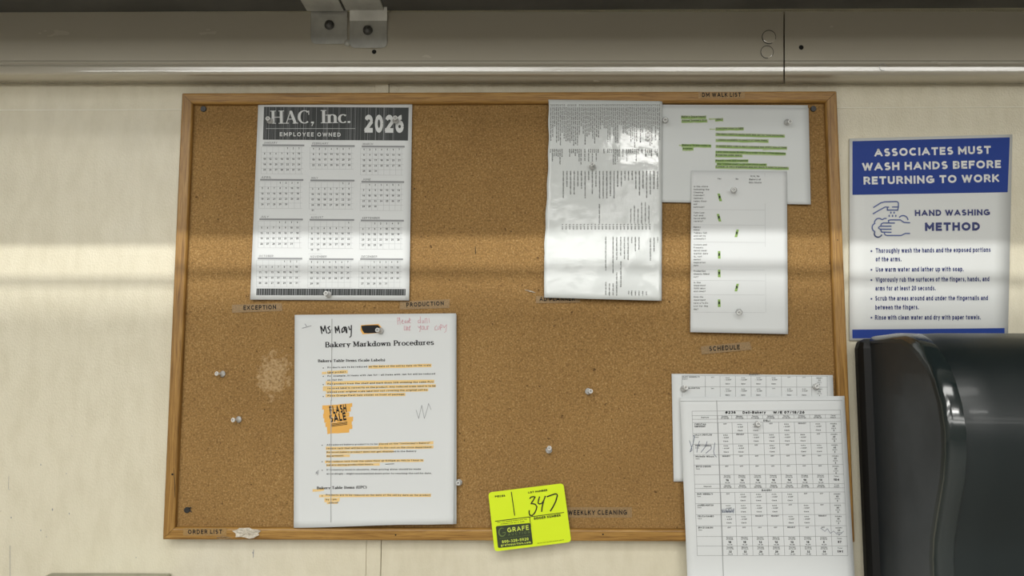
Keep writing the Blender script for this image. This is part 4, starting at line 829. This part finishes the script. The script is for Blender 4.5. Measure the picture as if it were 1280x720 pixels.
# ------------------------------------------------------------------ push pins
def pin_mesh():
    v, f = lathe([(.0042, 0), (.0045, .0012), (.0038, .0022), (.0019, .003), (.0015, .006), (.0018, .0085), (.0028, .0098), (.0031, .0110), (.0027, .0118), (.0019, .0118), (.0015, .0100), (.0001, .0096)], 16)
    a = bpy.data.meshes.new('pin_body'); a.from_pydata(v, [], f); a.materials.append(MAT['clear']); a.materials.append(M('pin_rim', (.82, .83, .82), .3, trans=.1))
    for i, p in enumerate(a.polygons): p.use_smooth = True; p.material_index = 1 if 7*16 <= i < 9*16 else 0
    v, f = lathe([(.0004, -.004), (.0005, .0005)], 8); b = bpy.data.meshes.new('pin_needle'); b.from_pydata(v, [], f); b.materials.append(MAT['steel']); return a, b
pa, pb = pin_mesh()
PINS = [ # head px, py, surface y, tilt (x, z), label
 (334.5, 148, .0036, 2, 0, 'clear push pin in the left end of the calendar banner'), (494.0, 147, .0036, 5, -5, 'clear push pin over the year on the calendar banner'), (407, 366.5, .0025, 4, 6, 'clear push pin in the bottom bar of the calendar'),
 (270.5, 467, CORK, 3, 26, 'clear push pin in bare cork left of the torn spot'), (291, 525, CORK, 0, 24, 'clear push pin in bare cork below the torn spot'), (738.5, 489, CORK, 3, -14, 'clear push pin in bare cork below the laminated list'), (686.8, 560, CORK, 22, -3, 'clear push pin in bare cork above the yellow tag'),
 (572.5, 604, CORK, 3, 3, 'clear push pin at the right edge of the markdown procedures sheet'), (471.5, 412.5, -.0012, 3, 14, 'clear push pin on the blacked out word of the markdown sheet'), (740, 205, -.003, 6, 8, 'clear push pin in the upper part of the laminated list'),
 (831.5, 150, .003, -14, 10, 'clear push pin at the left edge of the green highlighted sheet'), (988, 152, .003, -12, -6, 'clear push pin in the right corner of the green highlighted sheet'), (917, 237, .0002, -6, 16, 'clear push pin near the top of the narrow checklist'), (924, 391, 0, -10, 14, 'clear push pin near the bottom of the narrow checklist'),
 (857.5, 484.5, .0038, 10, -6, 'clear push pin at the left of the rear schedule page'), (1021.5, 483, -.001, 4, 10, 'clear push pin at the right of the rear schedule page'), (948, 530, -.0036, 6, 8, 'clear push pin through the heading of the front schedule page')]
for hx, hy, y, tx, tz, lab in PINS:
    # the head is measured; the flange sits where the tilted shaft meets the surface
    rot = Euler((math.radians(-tx), 0, math.radians(-tz))); off = rot.to_matrix() @ Vector((0, -.0115, 0))
    h = V(hx, hy, y + off.y); loc = Vector((h.x-off.x, y-.0003, h.z-off.z))
    t = thing('push_pin', loc, lab, 'push pin', 'clear push pins on the notice board'); t.rotation_euler = rot
    for nm, me in (('pin_body', pa), ('needle', pb)):
        o = bpy.data.objects.new(nm, me); COL.objects.link(o); o.parent = t

# ------------------------------------------------------------------ paper towel dispenser
dp = thing('towel_dispenser', V(1300, 720, WALL), 'smoked black plastic paper towel dispenser on the wall at the lower right', 'dispenser')
X0 = float(P(1080, 560, WALL-.03)[0]); X1 = X0+.345
zt = float(P(1240, 414, -.16)[2]); zb = zt-.40
# front profile of the cover, measured where its corner shows: (photo row, depth from the wall)
fpz = [(zt, .06), (zt+.001, .09), (zt-.001, .125)] + [(float(P(px_, py_, WALL-d_)[2]), d_) for px_, py_, d_ in ((1178, 424, .145), (1190, 436, .163), (1203, 455, .182), (1211, 475, .193), (1218, 505, .204), (1222, 540, .209), (1221, 570, .207), (1217, 600, .201), (1206, 640, .186), (1199, 675, .174), (1197, 700, .170))] + [(zb, .168)]
def cover(inset):  # profile loop (y, z) shrunk by inset
    pts = [(WALL-.03, zt-inset)]
    for z_, d_ in fpz: pts.append((WALL-d_+inset, z_-inset*max(0, 1-(zt-z_)/.06)))
    return pts + [(WALL-.03, zb)]
R = .009; rings = []
steps = [(0, R*1.3), (.0012, R*.75), (.004, R*.25), (.009, 0), (.021, 0), (.0225, R*.55), (.0245, R*.5), (.034, R*.1), (.06, 0)]
for x, ins in steps: rings.append((X0+.012+x, cover(ins)))
for x, ins in steps[::-1]: rings.append((X1-.012-x, cover(ins)))
v = []; f = []; m_ = len(rings[0][1])
for x, pr in rings: v += [(x, y, z) for y, z in pr]
for i in range(len(rings)-1):
    for j in range(m_-1): a = i*m_+j; f.append((a, a+1, a+m_+1, a+m_))
NF = (m_-1)
cov = obj('cover', v, f, 'smoke', dp, smooth=True); cov.data.set_sharp_from_angle(angle=math.radians(38))
cov.data.materials.append(MAT['smoke_edge'])
for i, p_ in enumerate(cov.data.polygons):
    if 1 <= i//NF <= 4 or 12 <= i//NF <= 15: p_.material_index = 1
# flat cheeks of the cover
for s_, (x, pr), nrm in ((-1, rings[0], 0), (1, rings[-1], 0)):
    vv = []; e = .0003
    for y, z in pr: vv.append((x, y, z))
    vv2 = [(x - s_*(-1)*0, WALL-.03, z) for y, z in pr]
    ff = [(j, j+1, len(pr)+j+1, len(pr)+j) for j in range(len(pr)-1)]
    obj('cover_side', vv+vv2, ff, 'smoke_side', dp)
hv, hf = boxvf(X0, X1, WALL-.036, WALL-.0015, zb, zt-.004); obj('back_housing', hv, hf, 'blackp', dp, bevel=.013)
box('bottom_panel', (X0+.014, X1-.014, WALL-.165, WALL-.03, zb, zb+.004), 'blackp', dp)
box('towel_slot', (X0+.09, X1-.09, WALL-.1715, WALL-.1665, zb+.06, zb+.07), 'blackp', dp)

# ------------------------------------------------------------------ box at the lower left
bt = thing('wall_box', V(140, 720, WALL), 'dull steel topped box fixed to the wall at the lower left', 'box')
x0, x1 = float(P(65, 716, WALL)[0]), float(P(215, 716, WALL)[0]); zz = float(P(140, 716.2, WALL-.0015)[2])
v = []; f = []; out = [(x0, WALL-.0015), (x1, WALL-.0015), (x1, WALL-.075), (x1-.012, WALL-.088), (x0+.012, WALL-.088), (x0, WALL-.075)]
n = len(out)
for z in (zz, zz-.005): v += [(a, b, z) for a, b in out]
f = [tuple(range(n)), tuple(range(2*n-1, n-1, -1))] + [(i, n+i, n+(i+1) % n, (i+1) % n) for i in range(n)]
obj('lid', v, f, 'tray', bt, bevel=.0015)
box('body', (x0+.006, x1-.006, WALL-.08, WALL-.0015, zz-.16, zz-.0052), 'tray', bt, bevel=.004)

# marks on the wall
WS = Surf([(0, 0), (1280, 0), (1280, 720), (0, 720)], WALL)
k = Ink(WS, lift=.0003)
for x, y, r in [(51, 581, .8), (65.5, 637, 1.1), (14, 647, .9), (51, 663, .8), (86.5, 642, .8), (316, 691, .9), (170, 697, .6), (58, 671, .6), (83, 592, .6), (90, 545, .5), (12, 612, .5)]:
    k.poly([(x+r*.7*math.cos(a*.9), y+r*1.5*math.sin(a*.9)) for a in range(7)])
k.pen([(11, 595), (10.5, 612)], .4); k.pen([(12.5, 682), (12.5, 720)], .5); k.pen([(317, 687), (316.5, 697)], .8); k.build('scuff_marks', 'grey', wb, kind='stuff')
for o in bpy.data.objects:
    if '_o' in o.keys(): del o['_o']
